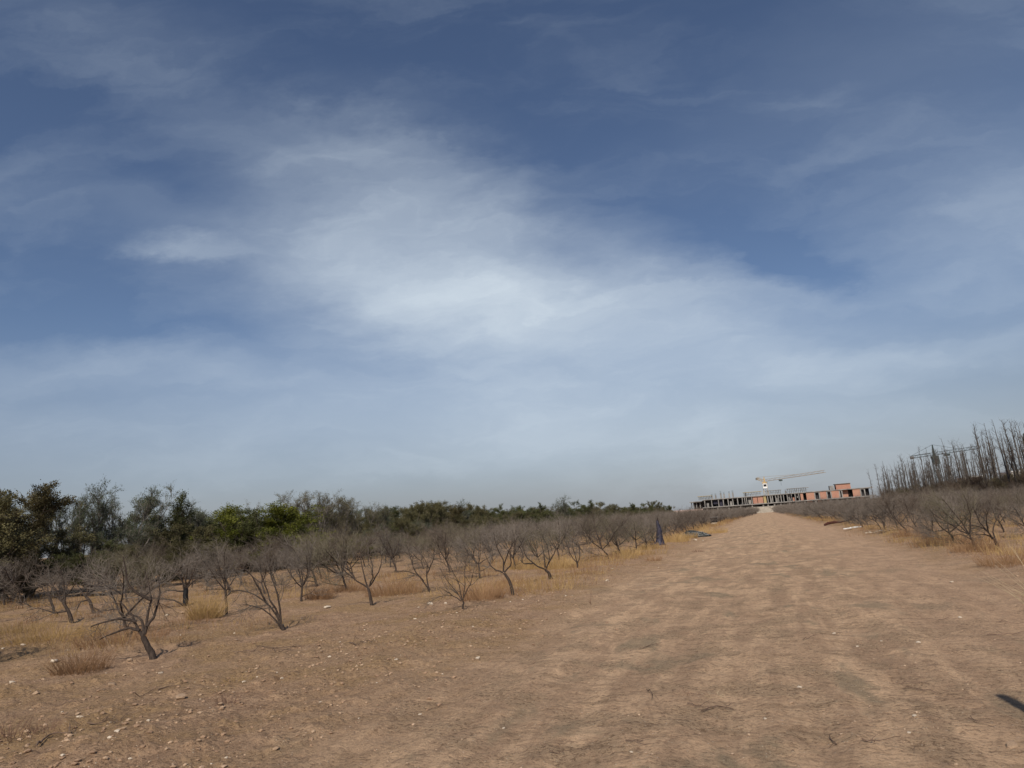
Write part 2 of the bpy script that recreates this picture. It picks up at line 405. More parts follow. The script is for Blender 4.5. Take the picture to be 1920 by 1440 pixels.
# hand-posed front trees: base pixel, trunk pixels, limb pixels (turned into metres in the vertical plane through the base)
FRONT = [
 ('gnarled leafless orchard tree leaning left, nearest tree at the lower left', (290, 1241), [(281, 1219), (268, 1194)], .047,
  [[(268, 1194), (261, 1180), (250, 1160), (238, 1142), (222, 1128)], [(268, 1194), (267, 1170), (258, 1156), (238, 1150)],
   [(271, 1190), (277, 1170), (279, 1150), (283, 1122), (280, 1098), (272, 1070)], [(256, 1166), (232, 1161), (205, 1163), (170, 1176)],
   [(283, 1125), (262, 1117), (247, 1104), (236, 1080), (231, 1042)], [(262, 1182), (240, 1178), (215, 1186), (185, 1200)], [(275, 1175), (290, 1155), (300, 1120), (296, 1080)]]),
 ('leafless orchard tree with long branches arching far left from its base', (533, 1184), [(531, 1180), (528, 1172)], .036,
  [[(531, 1182), (520, 1167), (500, 1146), (475, 1135), (446, 1134)], [(528, 1174), (510, 1141), (487, 1120), (462, 1109), (430, 1107)],
   [(527, 1168), (522, 1120), (512, 1088), (503, 1056), (497, 1030)], [(500, 1130), (485, 1102), (468, 1075), (450, 1062)], [(524, 1160), (505, 1118), (490, 1080), (487, 1045)]]),
 ('bent leafless orchard tree with Y-shaped fork behind the pale rock', (697, 1139), [(695, 1118), (690, 1102)], .036,
  [[(690, 1102), (672, 1092), (655, 1077), (640, 1062), (632, 1040)], [(689, 1100), (682, 1075), (677, 1052), (672, 1025)],
   [(692, 1100), (699, 1080), (697, 1056), (688, 1030)], [(694, 1098), (706, 1080), (716, 1050), (712, 1025)]]),
 ('small slender leafless sapling alone at the track edge beside rusty grass', (867, 1151), [(868, 1137), (868, 1127)], .020,
  [[(866, 1126), (855, 1108), (834, 1082), (822, 1060)], [(868, 1126), (872, 1093), (871, 1067), (876, 1040)],
   [(867, 1126), (859, 1093), (847, 1067), (839, 1040)], [(864, 1127), (840, 1110), (820, 1100)], [(869, 1120), (882, 1090), (890, 1062)]]),
 ('leafless orchard tree with curved dark trunk, second along the track edge', (963, 1120), [(957, 1093), (945, 1074)], .036,
  [[(943, 1074), (928, 1067), (917, 1056), (908, 1036)], [(944, 1072), (942, 1046), (930, 1020), (926, 1000)],
   [(946, 1073), (958, 1060), (957, 1040), (961, 1012)], [(944, 1060), (955, 1030), (972, 1005)]]),
 ('leafless orchard tree with wide V crown, third along the track edge', (1036, 1094), [(1030, 1076), (1022, 1067)], .040,
  [[(1021, 1067), (1000, 1056), (985, 1042), (977, 1017), (966, 1000)], [(1024, 1066), (1030, 1051), (1027, 1025), (1014, 1000)],
   [(1022, 1064), (1019, 1035), (1012, 1005)], [(1000, 1056), (984, 1057), (976, 1050)], [(1028, 1055), (1040, 1035), (1046, 1010)]]),
 ('leafless orchard tree with two low limbs arching left above brown grass', (807, 1110), [(804, 1104), (801, 1099)], .038,
  [[(802, 1102), (785, 1080), (760, 1071), (738, 1071)], [(803, 1100), (800, 1075), (802, 1062), (792, 1042), (774, 1024)],
   [(795, 1090), (778, 1070), (770, 1045), (762, 1020)], [(801, 1075), (812, 1050), (815, 1020)]]),
 ('thin pale leafless orchard tree right of the tall straw clump', (424, 1158), [(424, 1130), (422, 1106)], .030,
  [[(422, 1106), (405, 1085), (388, 1060)], [(422, 1106), (422, 1078), (420, 1045), (425, 1015)], [(424, 1108), (440, 1085), (457, 1062)],
   [(423, 1120), (436, 1108), (458, 1107)], [(422, 1100), (410, 1065), (405, 1030)]]),
 ('leafless orchard tree with black-wrapped upright trunk left of straw clump', (347, 1139), [(348, 1120), (348, 1103)], .050,
  [[(345, 1103), (340, 1088), (330, 1070)], [(348, 1102), (349, 1085), (352, 1060)], [(351, 1102), (365, 1088), (388, 1079), (400, 1082)],
   [(343, 1135), (330, 1127), (312, 1124), (286, 1122)], [(344, 1109), (325, 1107), (300, 1110)], [(350, 1100), (362, 1075), (370, 1050)], [(346, 1100), (335, 1075), (318, 1060)]]),
 ('leafless orchard tree bowed left, nearest tree right of the track', (1873, 1037), [(1868, 1018), (1860, 1008)], .040,
  [[(1860, 1008), (1850, 1003), (1836, 1002), (1806, 1004)], [(1861, 1009), (1852, 996), (1840, 984), (1832, 968), (1823, 950)],
   [(1853, 998), (1850, 985), (1849, 975), (1852, 962)], [(1866, 1014), (1862, 995), (1868, 975), (1878, 955)], [(1852, 996), (1836, 988), (1812, 985)]]),
 ('low tangled leafless tree with dark trunk leaning left, left of the nearest tree', (137, 1170), [(130, 1150), (119, 1130)], .042,
  [[(119, 1130), (108, 1120), (98, 1118), (80, 1122)], [(119, 1130), (105, 1105), (85, 1085), (60, 1075)], [(122, 1134), (120, 1100), (112, 1070), (100, 1045)], [(128, 1145), (100, 1148), (75, 1140), (50, 1145)], [(115, 1125), (135, 1105), (150, 1080)]]),
 ('tangled leafless tree behind the nearest tree, branches sweeping up left', (179, 1150), [(170, 1132), (161, 1119)], .042,
  [[(161, 1119), (150, 1105), (140, 1092), (122, 1085)], [(161, 1119), (166, 1095), (160, 1070), (150, 1040)], [(165, 1125), (150, 1130), (142, 1150), (135, 1170)], [(160, 1117), (178, 1100), (196, 1078), (205, 1050)], [(172, 1138), (195, 1150), (215, 1175), (225, 1195)]]),
 ('thin-trunked leafless tree at the far left among the tangle', (103, 1149), [(98, 1133), (92, 1119)], .034,
  [[(92, 1119), (75, 1100), (50, 1090), (20, 1092)], [(92, 1119), (88, 1090), (80, 1060)], [(58, 1138), (45, 1130), (20, 1128)], [(92, 1117), (105, 1090), (120, 1065)]]),
 ('narrow leafless orchard tree with tall V fork, fourth along track edge', (1085, 1073), [(1084, 1064), (1082, 1056)], .034,
  [[(1082, 1056), (1073, 1044), (1060, 1017), (1052, 998)], [(1083, 1056), (1087, 1040), (1081, 1004)], [(1082, 1054), (1074, 1025), (1076, 998)]]),
]
front_xy = []
GRP_ORCH = 'leafless orchard trees in rows beside the track'
for k, (lab, base, tr, rad, limbs) in enumerate(FRONT):
    bx, by = gpt(*base); front_xy.append((bx, by)); bz = hz(bx, by)
    dep = bx*HF[0]+by*HF[1]; dn = HF
    rnd = np.random.default_rng(500+k)
    def conv(p, off=0.):
        v = ray(*p); t = (dep+off)/(v[0]*HF[0]+v[1]*HF[1]); return np.array([v[0]*t-bx, v[1]*t-by, EYE+v[2]*t-bz])
    T = np.vstack([[0, 0, -.06], [conv(p) for p in tr]]); T = resamp(T, 6)
    T[1:-1] += rnd.normal(size=(4, 3))*.006
    LL = []
    for L in limbs:
        P = []; spread = rnd.uniform(-1, 1)*.55
        for q, p in enumerate(L): P.append(conv(p, spread*q/len(L)*(.9 if q else 0)))
        P = resamp(np.array(P), 8); P[1:] += rnd.normal(size=(7, 3))*.007; LL.append((P, rad*.55, rad*.15))
    # the trunk and crown stay one tree
    gt, gc = orchard_geo(LL, (T, np.linspace(rad*1.15, rad*.8, 6)), 900+k, FCFG)
    root = empty('orchard_tree', (bx, by, bz), lab, 'tree', GRP_ORCH)
    gt.obj('trunk', BARK, root, True); gc.obj('crown', TWIG if k % 3 else TWIG2, root)
    if k == 8:
        w = Geo(); P = T[1:]; w.line(P, np.linspace(rad*1.45, rad*1.25, len(P)), 10)
        tag(w.obj('trunk_wrap', BLACK, root, True), 'black plastic wrap round the trunk')

# variants for the rest of the rows
protos = []
for v in range(11):
    gt, gc = rand_orchard(40+v*7, hgt=1.65+.05*(v % 5))
    protos.append((gt.mesh('trunk', BARK, True), gc.mesh('crown', [TWIG, TWIG2, TWIG, TWIGG][v % 4])))
LODC = [dict(n=6.0, len=.70, ang=.80, k=3, wob=.18, up=.08, r=.011, t0=.1, tap=.4, bias=(-.1, 0, .08)),
        dict(n=10.0, len=.44, ang=.75, k=2, wob=.1, up=.08, r=.0080, t0=.1, tap=.7, bias=(-.08, 0, .08)),
        dict(n=6.0, len=.28, ang=.80, k=2, wob=.1, up=.03, r=.0065, t0=.1, tap=.7)]
mids = []; lods = []
for v in range(7):
    gt, gc = rand_orchard(240+v*7, LODC, hgt=1.75)
    a, b = gt.arrays(), gc.arrays(); lods.append((a, b))
    V = np.vstack([a[0], b[0]]); Q = np.vstack([a[1], b[1]+len(a[0])]); T = a[2]
    mids.append(mesh_np('orchard_tree', V, [Q, T], [BARK, TWIG2 if v % 2 else TWIG], False,
                        np.concatenate([np.zeros(len(a[1])), np.ones(len(b[1])), np.zeros(len(T))])))
spots = []
rnd = random.Random(5)
for side, x0, rows in ((-1, 5.8, 9), (1, 5.9, 9)):
    for k in range(rows):
        Y = 3.5+rnd.random()*1.5
        while Y < 224:
            X = side*(x0+2.85*k)+rnd.gauss(0, .14)+(3.9 if side < 0 else -2.0)*float(sst(60, 224, Y)); yy = Y+rnd.gauss(0, .3)
            if side < 0 and k == 0 and yy < 24: pass
            elif rnd.random() < .05: pass
            else: spots.append((X, yy, side, k))
            Y += 2.75
def vis(X, Y):
    v = np.array([X, Y, 1.2-EYE]); a = v@CF
    if a < 1: return False
    x = 960+F*(v@CR)/a; return -170 < x < 2050
spots = [s for s in spots if vis(s[0], s[1]) and all(math.hypot(s[0]-a, s[1]-b) > 1.7 for a, b in front_xy)]
# extra posed-by-photo positions
for p in ((8, 1135),):
    X, Y = gpt(*p); spots.append((X, Y, -1, 3))
spots = [s for s in spots if not (s[2] > 0 and s[0] < 8 and s[1] < 20)]
spots.sort(key=lambda s: math.hypot(s[0], s[1]))
NIND = 285
ORDR = ['first', 'second', 'third', 'fourth', 'fifth', 'sixth', 'seventh', 'eighth', 'ninth']
for i, (X, Y, side, k) in enumerate(spots[:NIND]):
    z = hz(X, Y); d = math.hypot(X, Y)
    sd = 'left' if side < 0 else 'right'
    band = 'near' if d < 22 else ('middle' if d < 45 else 'far')
    lab = '%s leafless orchard tree in the %s row %s of the dirt track' % ({'near': 'close', 'middle': 'mid-distance', 'far': 'distant'}[band], ORDR[k], sd)
    rz = rnd.gauss(0, .5); sc = rnd.uniform(.74, 1.16)
    if d < 48:
        r = empty('orchard_tree', (X, Y, z), lab, 'tree', GRP_ORCH, rz); r.scale = (sc,)*3
        a, b = protos[rnd.randrange(len(protos))]
        link('trunk', a, r); link('crown', b, r)
    else:
        o = link('orchard_tree', mids[rnd.randrange(len(mids))], None, (X, Y, z)); o.rotation_euler = (0, 0, rz); o.scale = (sc,)*3
        tag(o, lab, 'tree', GRP_ORCH)
# the far rest of the rows, too many to hold apart
VV = []; QQ = []; TT = []; MI = []; MT = []; n = 0
for X, Y, side, k in spots[NIND:]:
    (va, qa, ta), (vb, qb, tb) = lods[rnd.randrange(len(lods))]
    a = rnd.gauss(0, .6); c, s = math.cos(a)*1.0, math.sin(a); sc = rnd.uniform(.88, 1.15)
    V = np.vstack([va, vb])*sc; V = V@np.array([[c, s, 0], [-s, c, 0], [0, 0, 1]])+np.array([X, Y, hz(X, Y)])
    VV.append(V); QQ += [qa+n, qb+len(va)+n]; MI += [np.zeros(len(qa)), np.ones(len(qb))]; TT.append(ta+n); MT.append(np.zeros(len(ta))); n += len(V)
o = link('far_orchard', mesh_np('far_orchard', np.concatenate(VV), [np.concatenate(QQ), np.concatenate(TT)], [BARK, TWIG], False, np.concatenate(MI+MT)))
tag(o, 'hazy mass of far leafless orchard rows on both sides of the track', 'orchard', kind='stuff')

# ------------------------------------------------------------------ belt of trees beyond the orchard on the left
def belt_tree(seed, hgt, style):
    """returns trunk geo, crown leaves geo, twigs geo; unit height hgt"""
    rnd = np.random.default_rng(seed); gt = Geo(); gl = Geo()
    S = dict(
      feather=dict(nst=7, el=(1.05, 1.45), cfg=[dict(n=2.6, len=1.35, ang=.45, k=5, wob=.10, up=.10, r=.022, t0=.25, tap=.4),
                dict(n=5.5, len=.62, ang=.5, k=4, wob=.12, up=.05, r=.009, t0=.15, tap=.5),
                dict(n=7, len=.30, ang=.6, k=3, wob=.12, up=0, r=.005, t0=.1, tap=.6)], nl=22, w=.011, L=.075, sp=.07, full=.93, low=0),
      brush=dict(nst=10, el=(.5, 1.45), cfg=[dict(n=3.6, len=1.2, ang=.5, k=5, wob=.12, up=.10, r=.022, t0=.1, tap=.4),
                dict(n=7, len=.62, ang=.55, k=4, wob=.12, up=.06, r=.011, t0=.1, tap=.5),
                dict(n=10, len=.34, ang=.6, k=2, wob=.12, up=.02, r=.008, t0=.1, tap=.6)], nl=2, w=.012, L=.06, sp=.10, full=1., low=0),
      bare=dict(nst=7, el=(.85, 1.4), cfg=[dict(n=3.0, len=1.2, ang=.5, k=5, wob=.12, up=.10, r=.022, t0=.2, tap=.4),
                dict(n=6, len=.60, ang=.55, k=4, wob=.12, up=.06, r=.009, t0=.1, tap=.5),
                dict(n=9, len=.30, ang=.6, k=3, wob=.12, up=.02, r=.005, t0=.1, tap=.6)], nl=16, w=.012, L=.06, sp=.10, full=1., low=0),
      dense=dict(nst=9, el=(.35, 1.45), cfg=[dict(n=3.2, len=1.15, ang=.6, k=5, wob=.13, up=.08, r=.022, t0=.15, tap=.4),
                dict(n=5.5, len=.6, ang=.6, k=4, wob=.12, up=.04, r=.009, t0=.1, tap=.5),
                dict(n=6, len=.28, ang=.6, k=3, wob=.12, up=.0, r=.005, t0=.1, tap=.6)], nl=95, w=.019, L=.062, sp=.13, full=1., low=1))[style]
    out = []; n = S['nst']
    T = np.array([[0, 0, -.1], [rnd.normal()*.05, rnd.normal()*.05, hgt*.06], [rnd.normal()*.1, rnd.normal()*.1, hgt*.12]])
    gt.line(T, np.array([.14, .11, .09])*hgt/4.5, 7)
    for i in range(n):
        a = i*6.283/n+rnd.normal()*.35; el = rnd.uniform(*S['el']); d = np.array([math.cos(a)*math.cos(el), math.sin(a)*math.cos(el), math.sin(el)])
        L = hgt*rnd.uniform(.62, .95)*(1. if el > .8 else .62)
        P, _ = wander(T[-1 if rnd.random() < .6 else 1], d, L, 8, .07, .045, rnd)
        gt.line(P, np.linspace(.055, .012, 8)*hgt/4.5, 5); sprout(out, P, .05, .012, 0, S['cfg'], rnd)
    tips = []
    for P, R, l in out:
        if l == 0: gt.line(P, R, 4)
        else: gt.line(P, R*1.15, 3)
        if l >= 1: tips.append((P, l))
    C = []; D = []
    for P, l in tips:
        m = rnd.poisson(S['nl']*(.35 if l == 1 else .4)*np.linalg.norm(P[-1]-P[0])/.3)
        if m == 0: continue
        t = rnd.random(m)*(len(P)-1.001); i = t.astype(int); f = (t-i)[:, None]
        c = P[i]*(1-f)+P[i+1]*f+rnd.normal(size=(m, 3))*S['sp']*.5
        C.append(c); D.append((P[-1]-P[0])[None]*1.2+rnd.normal(size=(m, 3))*.35*np.linalg.norm(P[-1]-P[0]))
    C = np.concatenate(C); D = np.concatenate(D); k = len(C)
    gl.blades(C, D, S['w']*RNG.uniform(.6, 1.3, k), S['L']*RNG.uniform(.6, 1.5, k))
    return gt, gl, k
KINDS = {}
BRUSHB = simple('brown_brush', (.055, .038, .030), (.105, .076, .060), 6, .9, 0, rnd=.3)
def meshz(me):
    a = np.empty(len(me.vertices)*3, np.float32); me.vertices.foreach_get('co', a); return a[2::3]
def kind(name, style, leaf, bark, seeds, h=4.6):
    L = []
    for s in seeds:
        gt, gl, k = belt_tree(s, h, style); gm = gl.mesh('crown', leaf); L.append((gt.mesh('trunk', bark), gm, float(np.percentile(meshz(gm), 99.7))))
    KINDS[name] = L
kind('feather', 'feather', LEAF_G, GREYBR, (1, 2, 3))
kind('bare', 'bare', LEAF_O, GREYBR, (4, 5))
kind('bright', 'dense', LEAF_B, TWIG2, (6, 16), 3.8)
kind('dark', 'dense', LEAF_D, TWIG2, (7, 8), 4.)
kind('olive', 'dense', LEAF_O, TWIG2, (9, 10), 4.)
kind('rust', 'dense', LEAF_R, TWIG2, (11,), 4.)
kind('brush', 'brush', LEAF_R, BRUSHB, (31, 32, 33), 4.)
kind('twig', 'bare', LEAF_R, TWIG2, (21, 22), 4.)
DESC = dict(brush=('dry_shrub', 'brown twiggy shrub'), twig=('dry_shrub', 'brown twiggy shrub'), feather=('feathery_tree', 'feathery grey-green open-crowned tree'), bare=('twiggy_tree', 'greyish twiggy half-bare tree'),
            bright=('green_bush', 'bright yellow-green rounded bush'), dark=('evergreen_tree', 'dense dark green tree'),
            olive=('olive_green_tree', 'dull olive green tree'), rust=('rusty_tree', 'rusty brown dense tree'))
def plant(knd, X, Y, h, label, group, width=1., rz=None):
    L = KINDS[knd]; a, b, h0 = L[rnd.randrange(len(L))]
    s = h/h0; r = empty(DESC[knd][0], (X, Y, hz(X, Y)), label, 'tree' if knd != 'bright' else 'bush', group, rnd.random()*6.28 if rz is None else rz)
    r.scale = (s*width, s*width, s); link('trunk', a, r); link('crown', b, r); return r
GB = 'trees of the green belt left of the orchard'
# (px, top y, lateral X, kind, width, where)
BELT = [(-90, 915, -29, 'olive', 1.2, ''), (14, 918, -30, 'rust', 1.0, 'at the left edge of the photo'), (62, 934, -31, 'feather', .95, 'just right of the leftmost rusty tree'),
  (128, 922, -32, 'feather', .8, 'leaning over the gap near the left edge'), (175, 908, -31, 'feather', .9, 'first of the two tall left peaks'),
  (243, 912, -31, 'feather', 1., 'second of the two tall left peaks'), (310, 930, -31.5, 'dark', .95, 'between the feathery peaks and the bright bush'),
  (372, 944, -31, 'feather', .85, 'small one left of the bright green thicket'), (425, 955, -29.5, 'dark', 1.6, 'dark mound at the left of the thicket'),
  (470, 946, -28.6, 'bright', 1.9, 'mound in the middle of the thicket'), (515, 950, -28, 'bright', 1.8, 'right flank of the thicket mound'), (562, 976, -25.6, 'bright', 2.1, 'lowest and brightest, in front of the belt'),
  (535, 925, -31.5, 'bare', 1., 'with raised tufted left shoulder'), (590, 922, -31, 'bare', 1.1, 'forming the highest hump in mid belt'),
  (640, 932, -31, 'bare', 1.1, 'right of the highest hump'), (685, 944, -31, 'bare', 1., 'left of the notch in the skyline'),
  (715, 950, -30, 'feather', .9, 'at the notch in the skyline'), (760, 948, -31, 'olive', 1., 'first right of the notch'), (800, 944, -31, 'olive', 1., 'second right of the notch'),
  (838, 946, -31, 'rust', 1., 'rusty one right of the notch'), (868, 938, -31, 'feather', .9, 'poking above its rusty neighbour'), (905, 944, -31, 'olive', 1.1, ''),
  (950, 947, -31, 'dark', 1.1, ''), (1000, 946, -31, 'dark', 1.1, ''), (1050, 931, -31, 'feather', 1., 'tallest of the far belt'), (1085, 940, -31, 'dark', 1.1, 'right of the tallest far one'),
  (1115, 942, -31, 'olive', 1.1, ''), (1150, 945, -31, 'olive', 1.1, ''), (1180, 945, -31, 'dark', 1.1, ''), (1205, 944, -31, 'dark', 1.1, ''), (1222, 940, -31, 'olive', 1., 'small peak near the far right end'),
  (1240, 944, -31, 'dark', 1., ''), (1252, 948, -31, 'olive', .9, 'last at the far right end')]
for px, ty, X, kd, w, where in BELT:
    Y, Zt = onX(px, ty, X)
    base = DESC[kd][1]; where = where or 'in the far belt at about %d metres' % (round(Y/5)*5)
    plant(kd, X, Y, max(1.8, Zt-hz(X, Y))*1.0, ('%s, %s' % (base, where)), GB, w*1.05)
# fill between and behind
Y = 6.
while Y < 235:
    for X, hh in ((-27.2, 2.2), (-29.5, 3.0), (-34, 3.9), (-38.5, 3.9)):
        if rnd.random() < .05 or (hh > 3.5 and Y < 34): continue
        kd = rnd.choice(['dark', 'olive', 'dark', 'olive', 'olive', 'bare', 'feather'])
        x, y = X+rnd.gauss(0, .7), Y+rnd.gauss(0, .8)
        if not vis(x, y): continue
        if Y < 34: kd = rnd.choice(['olive', 'feather', 'feather', 'dark', 'bare'])
        plant(kd, x, y, hh*rnd.uniform(.85, 1.15)*(1 if Y > 60 else .95), '%s filling the %s of the left belt' % (DESC[kd][1], {-27.2: 'low front edge', -29.5: 'front', -34: 'middle', -38.5: 'back'}[X]), 'trees filling the left belt', 1.6)
    Y += 3.0+Y*.012

# ------------------------------------------------------------------ poplars on the right
def poplar(seed, h=11.):
    rnd = np.random.default_rng(seed); g = Geo(); gc = Geo(); out = []
    lx, ly = rnd.normal()*.25-.25, rnd.normal()*.2
    T = np.array([[lx*t*t, ly*t*t, h*t-.1] for t in np.linspace(0, 1, 12)]); T[1:, :2] += np.cumsum(rnd.normal(size=(11, 2))*.025, 0)
    R = np.linspace(.15, .015, 12); g.line(T, R, 6)
    cfg = [dict(n=3.4, len=.85, ang=.9, k=5, wob=.14, up=.16, r=.024, t0=.05, tap=.35),
           dict(n=3.6, len=.6, ang=.55, k=4, wob=.12, up=.10, r=.016, t0=.2, tap=.5),
           dict(n=2.5, len=.3, ang=.6, k=3, wob=.12, up=.05, r=.009, t0=.2, tap=.6)]
    sprout(out, T, .15, .015, 0, cfg, rnd)
    if rnd.random() < .3:
        P, _ = wander(T[rnd.integers(3, 6)], nrm(np.array([rnd.normal()*.4, rnd.normal()*.4, 1])), h*.42, 8, .05, .06, rnd); g.line(P, np.linspace(.07, .012, 8), 5); sprout(out, P, .07, .012, 0, cfg, rnd)
    for P, R_2, l in out: gc.line(P, R_2, 3)
    return g.mesh('trunk', POPB), gc.mesh('branches', POPB)
POPB = simple('dead_poplar_bark', (.050, .042, .036), (.102, .087, .074), 3, .9, 0, rnd=.25)
pops = [poplar(70+i) for i in range(8)]
GP = 'row of bare poplars on the right'
# tops seen in the photo (px, y) for the ones that stand out
TOPS = [(1625, 877), (1638, 866), (1655, 862), (1670, 868), (1684, 848), (1692, 856), (1704, 848), (1718, 834), (1732, 834), (1746, 838), (1757, 840),
        (1766, 817), (1780, 820), (1793, 822), (1803, 828), (1820, 790), (1839, 788), (1851, 800), (1861, 781), (1880, 780), (1891, 795), (1908, 790), (1935, 770), (1960, 765)]
for i, (px, ty) in enumerate(TOPS):
    X = 30+rnd.uniform(-.4, .6)
    v = ray(px, ty)
    Yb, Zt = onX(px, ty, X)
    a, b = pops[i % 8]; s = Zt/11.15
    lab = 'bare poplar, number %s tallest spire' % i
    where = ['at the far left end of the row', 'second from the far end', 'third from the far end', 'fourth from the far end', 'fifth from the far end', 'sixth from the far end', 'seventh from the far end',
             'left of the dark crane mast', 'just left of the dark crane mast', 'crossing the dark crane mast', 'just right of the dark crane mast', 'with a single high straight tip in mid row',
             'leaning left in mid row', 'forked, in mid row', 'with hooked tip, in mid row', 'first of the tall near group', 'second of the tall near group', 'third of the tall near group', 'with the highest straight leaning tip',
             'with high curved tip near the right edge', 'slim, near the right edge', 'close to the rusty cypress', 'just beyond the right edge', 'farther beyond the right edge'][i]
    r = empty('poplar', (X+.35*s, Yb, hz(X, Yb)), 'bare dead poplar %s' % where, 'tree', GP, rnd.gauss(0, .25)); r.scale = (s, s, s*.985)
    link('trunk', a, r); link('branches', b, r)
Y = 62.
while Y < 205:
    for X in (30.6, 32.2, 34.5, 37.):
        if rnd.random() < .2: continue
        a, b = pops[rnd.randrange(8)]; s = rnd.uniform(.72, 1.04)*(1.0 if Y < 120 else .92); x, y = X+rnd.gauss(0, .4), Y+rnd.gauss(0, .4)
        if not vis(x, y): continue
        r = empty('poplar', (x, y, hz(x, y)), 'shorter bare poplar standing behind the front row of poplars', 'tree', 'shorter poplars behind the front row', rnd.random()*6.28); r.scale = (s,)*3
        link('trunk', a, r); link('branches', b, r)
    Y += 1.9+Y*.005
# brush under the poplars
Y = 60.
while Y < 205:
    for X in (30.2, 32.5, 35):
        kd = rnd.choice(['brush', 'brush', 'brush', 'twig', 'olive'] if rnd.random() < .4 else ['brush', 'brush', 'twig'])
        x, y = X+rnd.gauss(0, .5), Y+rnd.gauss(0, .6)
        if not vis(x, y): continue
        r = plant(kd, x, y, rnd.uniform(2.8, 4.4), 'brown twiggy shrub growing under the bare poplars', 'shrubs under the poplars', 1.5)
        r.name = 'dry_shrub'; r['category'] = 'shrub'
    Y += 3.0+Y*.012
# rusty cypress at the right edge
def cypress():
    g = Geo(); gt = Geo(); n = 26000; h = 10.5
    t = RNG.random(n)**.8; a = RNG.random(n)*6.283; lump = .75+.45*np.sin(a*3+t*21)*np.sin(t*33+a)
    rr = (1.0*(1-t)**.55*(.35+.65*np.minimum(1, t*7)))*lump*(.55+.45*RNG.random(n))
    C = np.stack([rr*np.cos(a), rr*np.sin(a), .2+t*h], -1); D = np.stack([np.cos(a)*.4, np.sin(a)*.4, np.full(n, 1.)], -1)+RNG.normal(size=(n, 3))*.3
    g.blades(C, D, np.full(n, .035), RNG.uniform(.10, .22, n)); gt.line([(0, 0, -.1), (0, 0, 5), (0, 0, h)], [.16, .1, .02], 7)
    return gt, g
Yc, Zc = onX(1921, 815, 26.5)
gt, gl = cypress(); r = empty('cypress_tree', (26.5, Yc, hz(26.5, Yc)), 'dying rusty brown cypress standing at the right edge before the poplars', 'tree'); s = Zc/10.6; r.scale = (s*.9, s*.9, s)
gt.obj('trunk', BARK, r, True); gl.obj('crown', LEAF_R, r)

# ------------------------------------------------------------------ building site at the end of the track
BY = 300.
def BX(px, z=5.): return onY(px, 945, BY)[0]
site = empty('unfinished_building', (BX(1460), BY, 0), 'long unfinished concrete and red brick building at the end of the track', 'building')
ox = BX(1460)
def bpart(name, mat, boxes):
    g = Geo()
    for (x0, x1, y0, y1, z0, z1) in boxes: g.box(((x0+x1)/2-ox, (y0+y1)/2, (z0+z1)/2), (x1-x0, y1-y0, z1-z0))
    return g.obj(name, mat, site)
P_ = BX
bpart('floor_slab', CONC, [(P_(1317), P_(1642), -1.4, 16, 3.05, 3.42)])
bpart('floor_slab', CONC, [(P_(1317), P_(1512), -1.1, 16, 6.25, 6.55)])
bpart('floor_slab', CONC, [(P_(1294), P_(1317)-.02, -2.2, 14, 5.75, 6.05)])
bpart('floor_slab', CONC, [(P_(1512)+.01, P_(1642), -1.0, 16, 6.3, 6.62)])
bpart('back_wall', CONCD, [(P_(1296), P_(1640), 9, 9.3, 0, 6.25)])  # near-black colour stands in for shade at the back of the recess
bpart('brick_wall', PINKW, [(P_(1262), P_(1318), -2.6, -2.3, 0, 2.9)])
for px in (1297, 1301, 1306, 1313, 1322, 1335, 1348, 1357, 1366, 1375, 1384, 1393, 1397.5, 1401, 1411, 1441, 1446, 1450, 1456, 1461, 1466, 1471, 1478, 1486, 1493, 1500):
    bpart('column', CONC, [(P_(px)-.16, P_(px)+.16, -.9, -.5, 3.42 if px > 1317 else 2.9, 6.25 if px > 1317 else 5.75)])
for px in (1325, 1345, 1366, 1388, 1410, 1431, 1440, 1452, 1464, 1481, 1493, 1510, 1530, 1545, 1558, 1572, 1590, 1610, 1628):
    bpart('column', CONC, [(P_(px)-.28, P_(px)+.28, -.9, -.3, 0, 3.05)])
for i, px in enumerate(np.arange(1320, 1396, 2.6)):            # slim steel props in the left bays
    if True:
        g = Geo(); x = P_(px)-ox; g.line([(x, 1.5+(i % 3)*1.6, 3.42), (x, 1.5+(i % 3)*1.6, 6.25)], [.07, .07], 4); g.obj('prop', STEELG, site)
for a, b in ((1413, 1421), (1422, 1432)): bpart('brick_wall', BRICK, [(P_(a), P_(b), -.6, -.4, 3.42, 6.25)])
for a, b, z0, z1, mt in ((1303, 1308, 3.42, 5.6, CONCD), (1325, 1329, 3.42, 5.0, CONC), (1338, 1346, 4.4, 6.2, TARP), (1350, 1355, 3.42, 6.1, TARP), (1369, 1373, 3.42, 5.2, CONC), (1404, 1409, 3.42, 6.2, CONC),
        (1447, 1449.5, 3.42, 6.2, CONC), (1457, 1460, 3.42, 5.4, CONC), (1463, 1468, 5.0, 6.2, CONC), (1480, 1484, 3.42, 6.0, CONC), (1488, 1492, 3.42, 4.8, BRICK), (1496, 1499, 4.6, 6.2, CONC)):
    bpart('bay_panel', mt, [(P_(a), P_(b), .2, .32, z0, z1)])
bpart('shutter_panel', TIMB, [(P_(1433), P_(1438), -.8, -.6, 3.42, 6.1)])
for a, b in ((1503, 1508), (1514, 1529), (1540, 1552), (1562, 1576), (1602, 1616)):
    bpart('brick_wall', BRICK, [(P_(a), P_(b), -.75, -.5, 3.42, 6.3)])
bpart('brick_wall', BRICK, [(P_(1583), P_(1594), .9, 1.1, 3.42, 6.3)])
